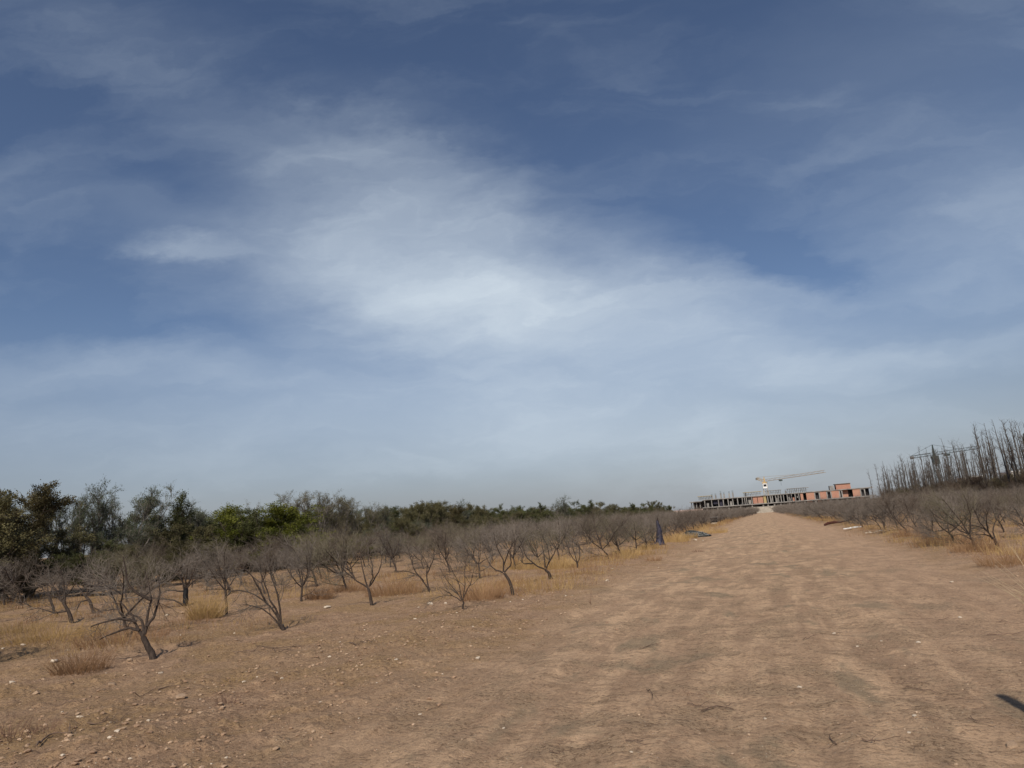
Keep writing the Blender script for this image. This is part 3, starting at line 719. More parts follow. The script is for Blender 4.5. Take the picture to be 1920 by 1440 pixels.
for a, b in ((1529, 1540), (1552, 1562), (1576, 1583), (1616, 1626)):       # openings: lintel, jamb and dark panel standing in for interior shade
    bpart('window_frame', CONC, [(P_(a)+.02, P_(b)-.02, -.72, -.45, 5.95, 6.3), (P_(a)+.02, P_(a)+.42, -.72, -.45, 3.42, 5.95), (P_(b)-.42, P_(b)-.02, -.72, -.45, 3.42, 5.95)])
    bpart('opening_shade', GLASS_SHADE, [(P_(a)+.5, P_(b)-.5, .3, .45, 3.45, 5.9)])
bpart('brick_wall', BRICK, [(P_(1573), P_(1601), 1.0, 7, 6.62, 8.7)])
bpart('brick_wall', CONC, [(P_(1561), P_(1569), 1.4, 6, 6.62, 8.3)])
bpart('roof_slab', CONC, [(P_(1571), P_(1602), .6, 7.4, 8.71, 8.86)])
for a, b in ((1514, 1524), (1534, 1541), (1552, 1556), (1598, 1606), (1614, 1622)): bpart('brick_wall', BRICK, [(P_(a), P_(b), -.2, 0, 0, 3.05)])
# rising columns with starter bars on the roof
for px, hh in ((1336, 2.1), (1343, 2.2), (1353, 3.0), (1359, 2.5), (1369, 2.6), (1376, 2.9), (1400, 1.9), (1477, 1.6)):
    x = P_(px); z0 = 6.56
    bpart('column', CONC, [(x-.3, x+.3, 2.2, 2.8, z0, z0+hh*.72)])
    g = Geo()
    for dx in (-.22, -.07, .08, .22): g.line([(x-ox+dx, 2.3+abs(dx), z0+hh*.7), (x-ox+dx*1.3, 2.35+abs(dx), z0+hh*1.05)], [.03, .03], 3)
    g.obj('starter_bars', STEELD, site)
# shoring and decks on the roof, each its own thing
def scaffold(p0, p1, top, lab, deck, dm=TIMB, pitch=1.0, y0=1.):
    pitch *= .62
    x0, x1 = P_(p0), P_(p1); r = empty('scaffold', ((x0+x1)/2, BY, 6.56), lab, 'scaffold', 'shoring on the roof of the unfinished building'); w = (x1-x0)/2
    x = -w
    while x <= w+.01:
        for y in (y0, y0+2.4): 
            g = Geo(); g.line([(x, y, 0), (x, y, top)], [.06, .06], 4); g.line([(x, y, top*.5), (min(w, x+pitch), y, top*.52)], [.04, .04], 3)
            if rnd.random() < .5: g.line([(x, y, top*.1), (min(w, x+pitch), y, top*.95)], [.04, .04], 3)
            if y == y0: g.obj('pole', STEELG, r)
            else: g.obj('pole', STEELG, r)
        x += pitch
    g = Geo(); g.box((0, y0+1.2, top+.1), (2*w+.8, 3.2, .18)); g.obj('deck', deck, r)
    return r
scaffold(1311, 1334, 1.35, 'timber formwork deck on props at the left end of the roof', TIMB)
scaffold(1397, 1429, 1.55, 'yellowish timber formwork deck on props left of the yellow crane', TIMB)
scaffold(1439, 1467, 1.55, 'grey slab formwork on close props right of the yellow crane', CONC, pitch=1.)
scaffold(1481, 1519, 1.7, 'grey slab formwork on props above the bay before the brick walls', CONC, pitch=1.1)

# perimeter wall across the end of the track
def wallobj(x0, x1, Y, h, lab, mat):
    r = empty('boundary_wall', ((x0+x1)/2, Y, 0), lab, 'wall')
    g = Geo(); g.box((0, 0, h/2-.1), (x1-x0, .22, h+.2)); g.obj('wall_panel', mat, r)
    g = Geo(); g.box((0, 0, h+.043), (x1-x0+.1, .32, .08)); g.obj('coping', CONC, r)
    n = int((x1-x0)/4)
    for i in range(n+1):
        g = Geo(); g.box((-(x1-x0)/2+i*(x1-x0)/n, -.17, h/2-.1), (.3, .11, h+.16)); g.obj('pillar', mat, r)
wallobj(-5, 8, 238, 1.95, 'pale rendered boundary wall closing the far end of the track', BEIGEW)

# ------------------------------------------------------------------ tower cranes
def lattice(g, A, B, w, n, r=.09, rd=.05, up=None, tri=False):
    A = np.array(A, float); B = np.array(B, float); d = nrm(B-A); ref = np.array([0, 0, 1.]) if abs(d[2]) < .8 else np.array([1., 0, 0])
    a = nrm(np.cross(d, ref)); b = nrm(np.cross(a, d))
    cs = [(-1, -1), (1, -1), (1, 1), (-1, 1)] if not tri else [(-1, -1), (1, -1), (0, 1)]
    C = [(A+(a*i+b*j)*w/2, B+(a*i+b*j)*w/2) for i, j in cs]; m = len(C)
    for p, q in C: g.line([p, q], [r, r], 4)
    for k in range(n):
        for i in range(m):
            p, q = C[i]; s, t = C[(i+1) % m]; f0, f1 = k/n, (k+1)/n
            if k % 2: f0, f1 = f1, f0
            g.line([p+(q-p)*f0, s+(t-s)*f1], [rd, rd], 3)
def crane(base, zj, ztop, tip, tail, col, lab, w=1.7, cab=WHITEP, rise=0.):
    r = empty('tower_crane', (base[0], base[1], 0), lab, 'crane')
    g = Geo(); lattice(g, (0, 0, 0), (0, 0, zj-1.2), w, int(zj/1.7), .09, .05); g.obj('mast', col, r)
    g = Geo(); g.box((0, 0, zj-.95), (w*1.25, w*1.25, .5)); g.line([(0, 0, zj-.7), (0, 0, ztop)], [.5, .15], 6); g.obj('slewing_tower', col, r)
    T = np.array([tip[0]-base[0], tip[1]-base[1], zj]); d = nrm(T*np.array([1, 1, 0]))
    g = Geo(); lattice(g, d*.9+np.array([0, 0, zj]), T, .8, 22, .055, .03, tri=True); g.obj('jib', col, r)
    K = -d*tail+np.array([0, 0, zj+rise]); g = Geo(); lattice(g, -d*.9+np.array([0, 0, zj]), K, .8, 6, .06, .03); g.obj('counter_jib', col, r)
    g = Geo(); g.box(K+np.array([0, 0, -.2]), (.8, .9, .9), rz=math.atan2(d[1], d[0])); g.obj('counterweight', CONC, r)
    g = Geo(); top = np.array([0, 0, ztop]); 
    g.line([top, T*.55+np.array([0, 0, zj*.45+.5])], [.05, .05], 3); g.line([top, K+np.array([0, 0, .5])], [.05, .05], 3); g.obj('tie_rod', col, r)
    s = np.array([-d[1], d[0], 0]); g = Geo(); g.box(np.array([0, -1.0, zj-2.3]), (1.7, 1.5, 2.0)); cb = g.obj('cab', cab, r)
    g = Geo(); g.box(np.array([0, -1.79, zj-2.1]), (1.2, .06, .9)); g.obj('cab_window', GLASS_SHADE, cb)
    g = Geo(); tr = d*np.linalg.norm(T[:2])*.3+np.array([0, 0, zj-.9]); g.box(tr, (1.4, 1.4, .6)); g.line([tr, tr-np.array([0, 0, 2.0])], [.04, .04], 3); g.obj('trolley', STEELD, r)
    return r
x1, z1 = onY(1433, 901, 312); xt, zt = onY(1546, 884, 270)
crane((x1, 312), z1, z1+1.6, (xt, 270), 6.5, STEELY, 'yellow tower crane with white cab above the unfinished building', rise=1.3)
x2, zj2 = onY(1751, 851, 252); _, zt2 = onY(1746, 834, 252); xt2, _ = onY(1836, 840, 236)
crane((x2, 252), zj2, zt2, (xt2, 236), 10., STEELD, 'dark tower crane showing between the bare poplars', 1.5, cab=STEELD)

# white villas glimpsed behind the poplars
def villa(px0, px1, py, Y, lab):
    x0, zt = onY(px0, py, Y); x1, _ = onY(px1, py, Y); w = x1-x0; r = empty('white_house', ((x0+x1)/2, Y, 0), lab, 'house')
    g = Geo(); g.box((0, 3, zt/2), (w, 6, zt)); g.obj('wall', WHITEW, r)
    g = Geo(); g.box((0, 3, zt+.11), (w+.4, 6.4, .2)); g.obj('roof', WHITEP, r)
    n = max(2, int(w/3))
    for fl in range(int(zt//2.9)):
        for i in range(n):
            g = Geo(); g.box((-w/2+(i+.5)*w/n, -.03, fl*2.9+1.7), (1.1, .06, 1.2)); wd = g.obj('window', GLASS_SHADE, r)
            g = Geo(); g.box((-w/2+(i+.5)*w/n, -.08, fl*2.9+1.05), (1.3, .16, .08)); g.obj('sill', WHITEP, wd)
villa(1806, 1842, 896, 190, 'white house glimpsed low between the poplar trunks')
villa(1890, 1912, 886, 170, 'white house glimpsed beside the rusty cypress')

# ------------------------------------------------------------------ objects beside the track
def lathe(rows, sides=16, jit=.0, seed=1):
    """rows (x,y,z,rx,ry)"""
    rn = np.random.default_rng(seed); V = []; n = len(rows)
    for k, (x, y, z, rx, ry) in enumerate(rows):
        for i in range(sides):
            a = i*6.283/sides; f = 1+jit*math.sin(i*2.7+k*.9)+jit*.8*rn.normal(); V.append((x+rx*f*math.cos(a), y+ry*f*math.sin(a), z))
    V.append((rows[0][0], rows[0][1], rows[0][2])); V.append((rows[-1][0], rows[-1][1], rows[-1][2]))
    Q = [(k*sides+i, k*sides+(i+1) % sides, (k+1)*sides+(i+1) % sides, (k+1)*sides+i) for k in range(n-1) for i in range(sides)]
    T = [((i+1) % sides, i, n*sides) for i in range(sides)]+[((n-1)*sides+i, (n-1)*sides+(i+1) % sides, n*sides+1) for i in range(sides)]
    return np.array(V, float), np.array(Q), np.array(T)
X, Y = gpt(1237, 1023)
r = empty('wrapped_sapling', (X, Y, hz(X, Y)), 'sapling shrouded in dark blue plastic, upright at the left track edge', 'tree')
V, Q, T = lathe([(0, 0, 0, .36, .30), (-.02, 0, .07, .30, .26), (.02, 0, .2, .20, .18), (.04, 0, .4, .15, .14), (.05, 0, .65, .15, .14), (.05, 0, .9, .12, .12), (.02, 0, 1.1, .08, .08), (0, 0, 1.24, .05, .05), (0, 0, 1.3, .02, .02)], 20, .10, 4)
link('plastic_shroud', mesh_np('plastic_shroud', V, [Q, T], TARP, True), r)
g = Geo(); g.line([(0, 0, -.05), (0, 0, .7), (.01, 0, 1.42)], [.03, .02, .008], 6); g.line([(.01, 0, 1.25), (.06, .02, 1.45)], [.007, .003], 4); g.obj('stem', BARK, r, True)
g = Geo(); g.line([(-.45, -.15, .03), (-.2, -.22, .05), (.15, -.2, .03)], [.07, .1, .05], 8); g.obj('loose_end', TARP, r, True)
# heap of black netting
X, Y = gpt(1305, 1007); NET = simple('black_netting', (.018, .022, .022), (.05, .055, .055), 9, .6, .8, .05, (1, 1, 1))
V, Q, T = lathe([(0, 0, -.03, .95, .6), (0, 0, .06, .93, .58), (-.08, 0, .2, .78, .48), (-.2, 0, .33, .5, .34), (-.28, 0, .42, .22, .16), (-.3, 0, .44, .06, .05)], 22, .09, 9)
r = empty('netting_heap', (X, Y, hz(X, Y)), 'low heap of black netting in yellow grass left of the track', 'netting')
link('net', mesh_np('net', V, [Q, T], NET, True), r)
g = Geo()
for i in range(13):
    a = -.85+i*.14; s = .9*math.sqrt(max(.05, 1-(a/.97)**2)); g.line([(a, -.6*s, .05), (a-.08, -.47*s, .24*s+.02), (a-.16, -.2*s, .42*s), (a-.2, .1*s, .44*s)], [.014]*4, 4)
for z, f in ((.1, .97), (.2, .84), (.3, .62)):
    th = np.linspace(math.pi, 2*math.pi, 14); g.line(np.stack([-.1*z*3+.93*f*np.cos(th), .62*f*np.sin(th), np.full(14, z)], 1), [.013]*14, 4)
g.obj('mesh_cord', STEELG, r)
# dark chest on a pale plinth
X, Y = gpt(1340, 985); r = empty('dark_bin', (X, Y, hz(X, Y)), 'small dark box standing on a pale block between the left trees', 'box')
g = Geo(); g.box((0, 0, .14), (.62, .5, .3)); g.obj('plinth', ROCKW, r)
g = Geo(); g.box((0, 0, .59), (.72, .55, .56)); 
for s in (-1, 1): g.box((s*.33, -.3, .59), (.06, .05, .56))
g.obj('body', simple('rusty_dark_metal', (.012, .010, .009), (.035, .025, .02), 6, .7, .3), r)
g = Geo(); g.box((.02, 0, .90), (.80, .62, .05)); g.obj('lid', CONC, r)
# dark log with branch right of the track
X, Y = gpt(1556, 987); r = empty('fallen_log', (X, Y, hz(X, Y)), 'dark reddish fallen log with a long branch right of the track', 'log', rz=.12)
V = Geo(); V.line([(-.35, 0, .06), (-.1, .05, .16), (.3, .1, .2), (.7, .1, .2), (1.1, .12, .25)], [.07, .10, .09, .07, .04], 9); V.obj('log', simple('burnt_log', (.035, .012, .010), (.08, .03, .022), 9, .9, .5), r, True)
V = Geo(); V.line([(.8, .1, .2), (1.4, .1, .3), (2.1, .15, .33), (2.8, .2, .36)], [.045, .035, .025, .012], 6); V.line([(1.4, .1, .3), (1.8, -.1, .2)], [.02, .008], 4); V.obj('branch', BARK, r, True)
# white plank and broken plaster
a = gpt(1586, 996.5); b = gpt(1614, 992.5); L = math.hypot(b[0]-a[0], b[1]-a[1]); m_ = ((a[0]+b[0])/2, (a[1]+b[1])/2)
g = Geo(); g.box((0, 0, .04), (L, .12, .05)); g.box((L*.1, .005, .075), (L*.5, .09, .02)); g.box((-L/2-.03, 0, .04), (.08, .16, .05))
o = g.obj('white_plank', WHITEP, loc=(m_[0], m_[1], hz(*m_)+.02)); o.rotation_euler = (0, 0, math.atan2(b[1]-a[1], b[0]-a[0])); tag(o, 'long white painted plank lying at the right track edge', 'plank')

def rock_arrays(seed, sub=2, flat=.5, rough=.22):
    import bmesh
    bm = bmesh.new(); bmesh.ops.create_icosphere(bm, subdivisions=sub, radius=1.); V = np.array([v.co[:] for v in bm.verts]); T = np.array([[v.index for v in f.verts] for f in bm.faces]); bm.free()
    rn = np.random.default_rng(seed); D = rn.normal(size=(9, 3)); D /= np.linalg.norm(D, axis=1, keepdims=True)
    f = np.ones(len(V))
    for d in D:                                                     # shear off facets
        t = rn.uniform(.52, .85); q = V@d; cut = q > t; V[cut] -= (q[cut]-t)[:, None]*d[None]
    V *= (1+rough*.25*rn.normal(size=(len(V), 1))); V *= np.array([1, rn.uniform(.65, .95), flat*rn.uniform(.8, 1.1)]); return V, T
rocks = [rock_arrays(i) for i in range(5)]; peb = [rock_arrays(20+i, 1) for i in range(4)]
rockm = {}
def rock(px, py, wpx, pale, lab):
    X, Y = gpt(px, py); dep = X*HF[0]+Y*HF[1]; s = wpx/2*dep/F; i = rnd.randrange(5); mt = ROCKW if pale else ROCKB
    if (i, pale) not in rockm: rockm[(i, pale)] = mesh_np('rock', rocks[i][0], [rocks[i][1]], mt, False)
    o = link('rock', rockm[(i, pale)], None, (X, Y, hz(X, Y)+s*.18)); o.scale = (s,)*3; o.rotation_euler = (rnd.gauss(0, .15), rnd.gauss(0, .15), rnd.random()*6.28)
    tag(o, lab, 'rock', 'rocks lying on the bare earth'); return o
ROCKS = [(612, 1146, 18, 1, 'large pale rock left of the forked tree'), (100, 1253, 18, 1, 'pale rock beside the lower left grass tuft'), (301, 1271, 12, 1, 'white oval stone below the nearest leaning tree'),
 (312, 1161, 9, 1, 'white stone left of the straw clump'), (342, 1160, 15, 0, 'flat brown rock at the foot of the black trunk'), (339, 1319, 28, 0, 'long flat tan stone beside the dark stick'),
 (210, 1287, 18, 0, 'rounded tan rock half sunk, left of the dark stick'), (150, 1363, 14, 1, 'pale flat stone above the forked dead branch'), (42, 1219, 10, 1, 'small white stone near the left edge, upper one'),
 (22, 1290, 15, 1, 'flat pale stone at the left edge'), (5, 1226, 7, 1, 'small pale stone touching the left edge'), (243, 1247, 14, 0, 'brown flat rock left of the nearest trunk base'), (67, 1308, 16, 0, 'tan stone on the left bank, by the cracked soil'),
 (116, 1345, 7, 1, 'tiny pale stone in the lower left dirt'), (601, 1233, 12, 0, 'tan pebble above the small straw tuft'), (443, 1208, 9, 0, 'brown clod below the arching tree'), (807, 1137, 13, 1, 'white flat stone left of the slender sapling'),
 (836, 1137, 8, 1, 'small white stone just left of the slender sapling'), (779, 1174, 7, 1, 'white pebble on the bank below the sapling'), (785, 1142, 6, 1, 'tiny white pebble on the bank'), (896, 1240, 11, 1, 'pale flat pebble in the left wheel rut'),
 (945, 1370, 9, 1, 'white pebble low in the middle of the track'), (1185, 1423, 8, 1, 'white pebble at the bottom of the track'), (1499, 1291, 11, 1, 'pale pebble in the middle right of the track'), (1716, 1348, 11, 1, 'whitest stone in the lower right corner'),
 (1705, 1375, 9, 1, 'pale stone just below the whitest stone'), (1484, 1321, 12, 0, 'flat tan pebble below the middle pebble'), (1435, 1353, 8, 1, 'pale pebble beside the dead sprig'), (1785, 1093, 10, 1, 'white pebble on the upper right track'),
 (1564, 1188, 10, 1, 'pale pebble in the centre right of track'), (1723, 1209, 10, 1, 'pale pebble right of the gravel patch'), (1607, 1209, 7, 1, 'small pale pebble left in the gravel patch'), (1653, 1205, 7, 1, 'upright pale chip in the gravel patch'),
 (1801, 1159, 9, 1, 'flat pale chip near the right bank'), (1610, 1386, 9, 0, 'tan clod at the lower right'), (1895, 1390, 26, 0, 'brown half-buried stone near the lower right corner'), (424, 1426, 8, 1, 'white pebble at the bottom left of the track'),
 (1318, 1014, 5, 1, 'white pebble on the track before the netting heap'), (333, 1045, 5, 1, 'small pale stone far back among the left trees'), (1138, 1091, 8, 1, 'pale stone at the bank below the middle trees'), (1148, 1075, 7, 1, 'pale stone on the bank, next along'),
 (1304, 1013, 9, 1, 'pale stones under the netting heap'), (1800, 1035, 6, 1, 'white pebble on the right bank')]
for a in ROCKS: rock(*a)
for i in range(9):                                                  # broken plaster right of the plank
    px = 1624+i*5+rnd.gauss(0, 1); rock(px, 1000.5-.25*i+rnd.gauss(0, .7), rnd.uniform(4, 8), 1, 'white plaster chunk in the broken line right of the white plank')

# gravel: far too many to count
def scatter_pebbles(n, fx, smin, smax, mat, name, lab):
    VV, TT, k = [], [], 0
    for i in range(n):
        X, Y = fx(); s = smin+(smax-smin)*rnd.random()**3
        V, T = peb[rnd.randrange(4)]; a = rnd.random()*6.28; c, q = math.cos(a), math.sin(a)
        V = V*s; V = V@np.array([[c, q, 0], [-q, c, 0], [0, 0, 1]])+np.array([X, Y, s*.22]); VV.append(V); TT.append(T+k); k += len(V)
    V = np.concatenate(VV); cen = np.repeat(np.array([v.mean(0) for v in VV]), [len(v) for v in VV], axis=0); V[:, 2] += H(cen[:, 0], cen[:, 1])
    tag(link(name, mesh_np(name, V, [np.concatenate(TT)], mat, False)), lab, 'gravel', kind='stuff')
def f_bank():
    while True:
        Y = 3.2+60*rnd.random()**1.7; s = rnd.random()
        X = rnd.gauss(-5.2, 1.1) if s < .5 else (rnd.gauss(4.9, .5) if s < .66 else rnd.uniform(-15, -3.5))
        if vis(X, Y): return X, Y
def f_track():
    while True:
        Y = 3.2+40*rnd.random()**1.8; X = rnd.uniform(-6, 5.)
        if vis(X, Y) and rnd.random() < (.35+.65*(X > .2)): return X, Y
scatter_pebbles(3000, f_bank, .006, .036, simple('bank_gravel', (.31, .215, .14), (.46, .33, .225), 2.3, .95, 0), 'gravel', 'tan gravel and clods strewn along the banks')
scatter_pebbles(420, f_bank, .006, .034, ROCKW, 'gravel', 'white chips scattered along the banks')
scatter_pebbles(4200, f_track, .004, .018, simple('track_grit', (.25, .18, .13), (.52, .38, .26), 3.3, .95, 0), 'gravel', 'fine grit lying on the track')
scatter_pebbles(7000, f_bank, .006, .036, simple('earth_clods', (.24, .155, .10), (.36, .24, .155), 2.3, .97, 0), 'gravel', 'brown earth clods along the banks')

# ------------------------------------------------------------------ dry grass
def tuft(g, X, Y, h, rad, n, w=.0022, curl=.35, z=None, segs=3, up=.9):
    z = hz(X, Y) if z is None else z
    for i in range(n):
        a = rnd.random()*6.283; q = rad*math.sqrt(rnd.random()); px, py = X+q*math.cos(a), Y+q*math.sin(a)
        ll = h*(rnd.uniform(.4, 1.2)-.35*q/rad+.1); b = a+rnd.gauss(0, .8); tl = (.25+.75*q/rad)*rnd.random()*curl*1.5
        d = np.array([math.cos(b)*tl, math.sin(b)*tl, up]); d = nrm(d); p = np.array([px, py, z-.01]); P = [p]
        for s in range(segs):
            p = p+d*ll/segs; d = nrm(d+np.array([math.cos(b), math.sin(b), -.4])*curl*.28); P.append(p)
        g.line(P, np.linspace(w, w*.4, segs+1), 3)
CL = [((385, 1166), .50, .29, 420, STRAW, 'tall golden straw clump between the black trunk and thin tree'), ((150, 1266), .28, .27, 300, STRAWR, 'rusty dry grass clump at the lower left beside pale rock'),
      ((905, 1128), .42, .38, 360, STRAWR, 'rusty brown grass clump right of the slender sapling'), ((740, 1115), .46, .6, 420, STRAWR, 'wide brown grass clump behind the forked tree'), ((655, 1112), .30, .4, 260, STRAWR, 'brown grass patch left of the forked tree'),
      ((600, 1125), .42, .3, 240, STRAWR, 'brown grass clump at a leaning stem'), ((100, 1205), .34, .7, 420, STRAW, 'broad straw patch under the left shrubs'), ((30, 1195), .28, .6, 260, STRAW, 'straw patch at the left edge'),
      ((230, 1215), .28, .6, 300, STRAWR, 'thin dry grass under the nearest crown'), ((1050, 1065), .5, .55, 320, STRAW, 'golden grass clump behind the V-crowned tree'), ((985, 1068), .36, .5, 260, STRAW, 'golden grass left of the V-crowned tree'),
      ((1180, 1045), .35, .5, 220, STRAW, 'pale grass at the bank in mid distance'), ((1215, 1032), .32, .45, 220, STRAW, 'yellow grass left of the shrouded sapling'), ((1265, 1018), .5, .7, 300, STRAW, 'yellow grass between shrouded sapling and netting'),
      ((1335, 1000), .45, .9, 320, STRAW, 'yellow grass right of the netting heap'), ((1290, 1010), .4, .5, 200, STRAW, 'yellow grass left of the netting heap'), ((960, 1095), .22, .35, 160, STRAWR, 'short brown grass by the second track-edge tree'),
      ((1225, 1050), .22, .3, 150, STRAWR, 'low brown tuft out on the left shoulder'), ((1830, 1040), .38, .45, 300, STRAWR, 'brown grass left of the nearest right tree'), ((1770, 1022), .4, .6, 300, STRAWR, 'brown grass under the right edge trees'),
      ((1720, 1010), .42, .6, 300, STRAWR, 'brown grass at the second right tree'), ((1900, 1065), .35, .5, 280, STRAWR, 'brown weeds at the right edge')]
def clump(P, h, rad, n, mat, lab, name='grass_clump', **kw):
    X, Y = gpt(*P); g = Geo(); tuft(g, 0, 0, h*1.05, rad*(1.25 if n > 150 else 1), int(n*(1.5 if n > 150 else 1)), z=0, **kw)
    tag(g.obj(name, mat, loc=(X, Y, hz(X, Y))), lab, 'grass', 'dry grass clumps')
for P, h, rad, n, mat, lab in CL:
    dep = gpt(*P)[0]*HF[0]+gpt(*P)[1]*HF[1]; clump(P, h, rad, n, mat, lab, w=.0018+.00009*dep, curl=.55)
clump((425, 1331), .12, .14, 60, WEED, 'small dark dry weed sprig alone on the lower left dirt', 'dry_weed', w=.0022, curl=.7)
clump((445, 1287), .10, .16, 60, STRAW, 'tiny straw tuft on the dirt above the dark sprig', w=.0018, curl=1.3)
clump((20, 1400), .22, .2, 70, WEED, 'dark dry weeds at the lower left edge', 'dry_weed', w=.0022, curl=.8)
clump((85, 1390), .12, .2, 60, WEED, 'low dark weeds beside the lower left edge weeds', 'dry_weed', w=.002, curl=.9)
clump((1330, 1308), .05, .12, 55, PALE, 'flattened pale sprig on the track', w=.0015, curl=2.2)
clump((1275, 1310), .05, .10, 40, WEED, 'crushed dark sprig on the track', 'dry_weed', w=.0018, curl=2.2)
clump((1108, 1138), .25, .012, 7, WEED, 'thin bare weed stem on the left shoulder', 'dry_weed', w=.003, curl=.4)
clump((1120, 1012), .2, .2, 40, WEED, 'dark weed on the shoulder near the netting', 'dry_weed', w=.004)
clump((1310, 1034), .16, .25, 60, WEED, 'olive weed tuft on the left shoulder before the netting', 'dry_weed', w=.004, curl=.6)
X, Y = 3.05, 8.45                                                   # pale stalks reaching in at the right edge
g = Geo(); rn = np.random.default_rng(3)
for i in range(18):
    d = nrm(np.array([-.55+rn.normal()*.35, rn.normal()*.45, .55+rn.random()*.5])); P, _ = wander(np.array([rn.normal()*.12, rn.normal()*.2, 0]), d, rn.uniform(.45, 1.0), 7, .04, -.05, rn); g.line(P, np.linspace(.0026, .001, 7), 3)
X, Y = gpt(1950, 1140)
tag(g.obj('dry_grass_stalks', PALE, loc=(X, Y, hz(X, Y))), 'long pale arching grass stalks reaching in from the right edge', 'grass')
# general dry grass cover under the rows
gs = Geo(); gr = Geo(); cnt = 0
while cnt < 5200:
    Y = 6+150*rnd.random()**1.35; s = -1 if rnd.random() < .62 else 1; X = s*(5.6+22*rnd.random()**1.2)
    if rnd.random() < .2: X = s*rnd.gauss(5.4, .5)
    if not vis(X, Y): continue
    if float(fbm(X/3.5, Y/3.5, 77, 3)) < -.10 and Y < 60: continue
    if Y < 15 and X > -9.0:
        if rnd.random() < .75 or X > -4.6: continue
        tuft(gr, X, Y, rnd.uniform(.05, .12), rnd.uniform(.1, .3), 18, w=.0018, segs=2, curl=1.2); continue
    if s > 0 and Y < 18: continue
    d = math.hypot(X, Y); cnt += 1
    (tuft(gs if rnd.random() < .55 else gr, X, Y, rnd.uniform(.10, .42)*(1 if d > 25 else .7), rnd.uniform(.2, .7), 26 if d < 30 else 14, w=.0018+.00013*d, segs=2, curl=.5))
tag(gs.obj('dry_grass', STRAW), 'straw-coloured dry grass growing between the orchard rows', 'grass', kind='stuff')
tag(gr.obj('dry_grass', STRAWR), 'rusty brown dry grass growing between the orchard rows', 'grass', kind='stuff')

# ------------------------------------------------------------------ sticks and fallen branches
def stick(pts, r, lab, mat=WOOD, twigs=2, z=.012):
    W = [np.array([*gpt(*p), 0]) for p in pts]; o0 = W[0].copy(); P = resamp(np.array(W), max(6, 3*len(W))); Hh = H(P[:, 0], P[:, 1]); P[:, 2] = Hh+r+.004+.01*np.abs(RNG.normal(size=len(P))); o0[2] = Hh[0]
    g = Geo(); g.line(P-o0, np.linspace(r, r*.45, len(P)), 6); rn = np.random.default_rng(int(pts[0][0]))
    for k in range(twigs):
        i = int(rn.integers(1, len(P)-1)); d = nrm(nrm(P[-1]-P[0])*.6+rn.normal(size=3)*np.array([.6, .6, .12])+np.array([0, 0, .1])); Q, _ = wander(P[i]-o0, d, rn.uniform(.08, .25), 5, .12, 0, rn); g.line(Q, np.linspace(r*.5, r*.2, 5), 4)
    tag(g.obj('stick', mat, loc=o0, smooth=True), lab, 'stick', 'sticks lying on the dirt')
STK = [([(247, 1324), (265, 1318), (280, 1313), (287, 1304)], .006, 'thin curved twig beside the straight dark stick'), ([(296, 1308), (323, 1300)], .013, 'short straight dark stick on the left dirt'),
 ([(66, 1423), (82, 1407), (98, 1398), (142, 1393)], .015, 'forked dead branch at the lower left corner'), ([(163, 1377), (190, 1377), (226, 1371)], .010, 'bent twig right of the forked dead branch'), ([(190, 1372), (205, 1361)], .007, 'short oblique twig above the bent twig'),
 ([(102, 1331), (120, 1330), (138, 1328)], .007, 'pale thin stick on the left bank'), ([(437, 1228), (470, 1230), (485, 1222)], .011, 'dead branch below the arching tree, left piece'), ([(480, 1220), (520, 1222), (572, 1216)], .010, 'dead branch below the arching tree, long right piece'),
 ([(510, 1225), (518, 1235)], .009, 'stub of dark stick below the arching tree'), ([(522, 1234), (547, 1227)], .009, 'short dark stick under the long dead branch'), ([(655, 1216), (670, 1223), (690, 1221)], .012, 'dark stick on the bank left of the track'),
 ([(676, 1213), (695, 1218), (705, 1219)], .010, 'second dark stick on the bank left of the track'), ([(803, 1334), (826, 1330)], .006, 'short pale twig in the lower left of the track'), ([(1214, 1307), (1224, 1314), (1225, 1321)], .007, 'small hooked twig in the middle of the track'),
 ([(1175, 1408), (1207, 1400)], .007, 'straight thin twig at the bottom of the track'), ([(1205, 1220), (1235, 1214)], .008, 'thin stick lying on the dark patch'), ([(1030, 1419), (1058, 1417)], .005, 'faint twig at the bottom left of the track'),
 ([(1507, 1208), (1530, 1202)], .006, 'thin reddish twig above the dark stain'), ([(1852, 1194), (1890, 1191), (1925, 1188)], .009, 'long thin branch at the right edge'), ([(1868, 1168), (1893, 1167)], .006, 'short twig above the long thin branch'),
 ([(1760, 1165), (1780, 1158)], .006, 'short twig in the upper right dirt'), ([(1700, 1288), (1760, 1301), (1800, 1301)], .006, 'long faint twig in the right foreground'), ([(1680, 1280), (1730, 1284)], .005, 'faint twig above the long right one'),
 ([(1618, 1396), (1642, 1400)], .009, 'dark twig stub low at right'), ([(1316, 1345), (1345, 1333), (1375, 1333)], .009, 'crooked dark twig left of the pale pebble'), ([(1820, 1345), (1832, 1355)], .006, 'small dark twig under the right foreground'),
 ([(1555, 1378), (1562, 1386), (1568, 1390)], .007, 'tiny dark twig near the bottom right'), ([(225, 1367), (240, 1353)], .005, 'tiny twig right of the bent twig'), ([(1290, 1330), (1330, 1336)], .006, 'low dark twig in the crushed weeds')]
for p, r0_, lab in STK: stick(p, r0_*.65, lab)
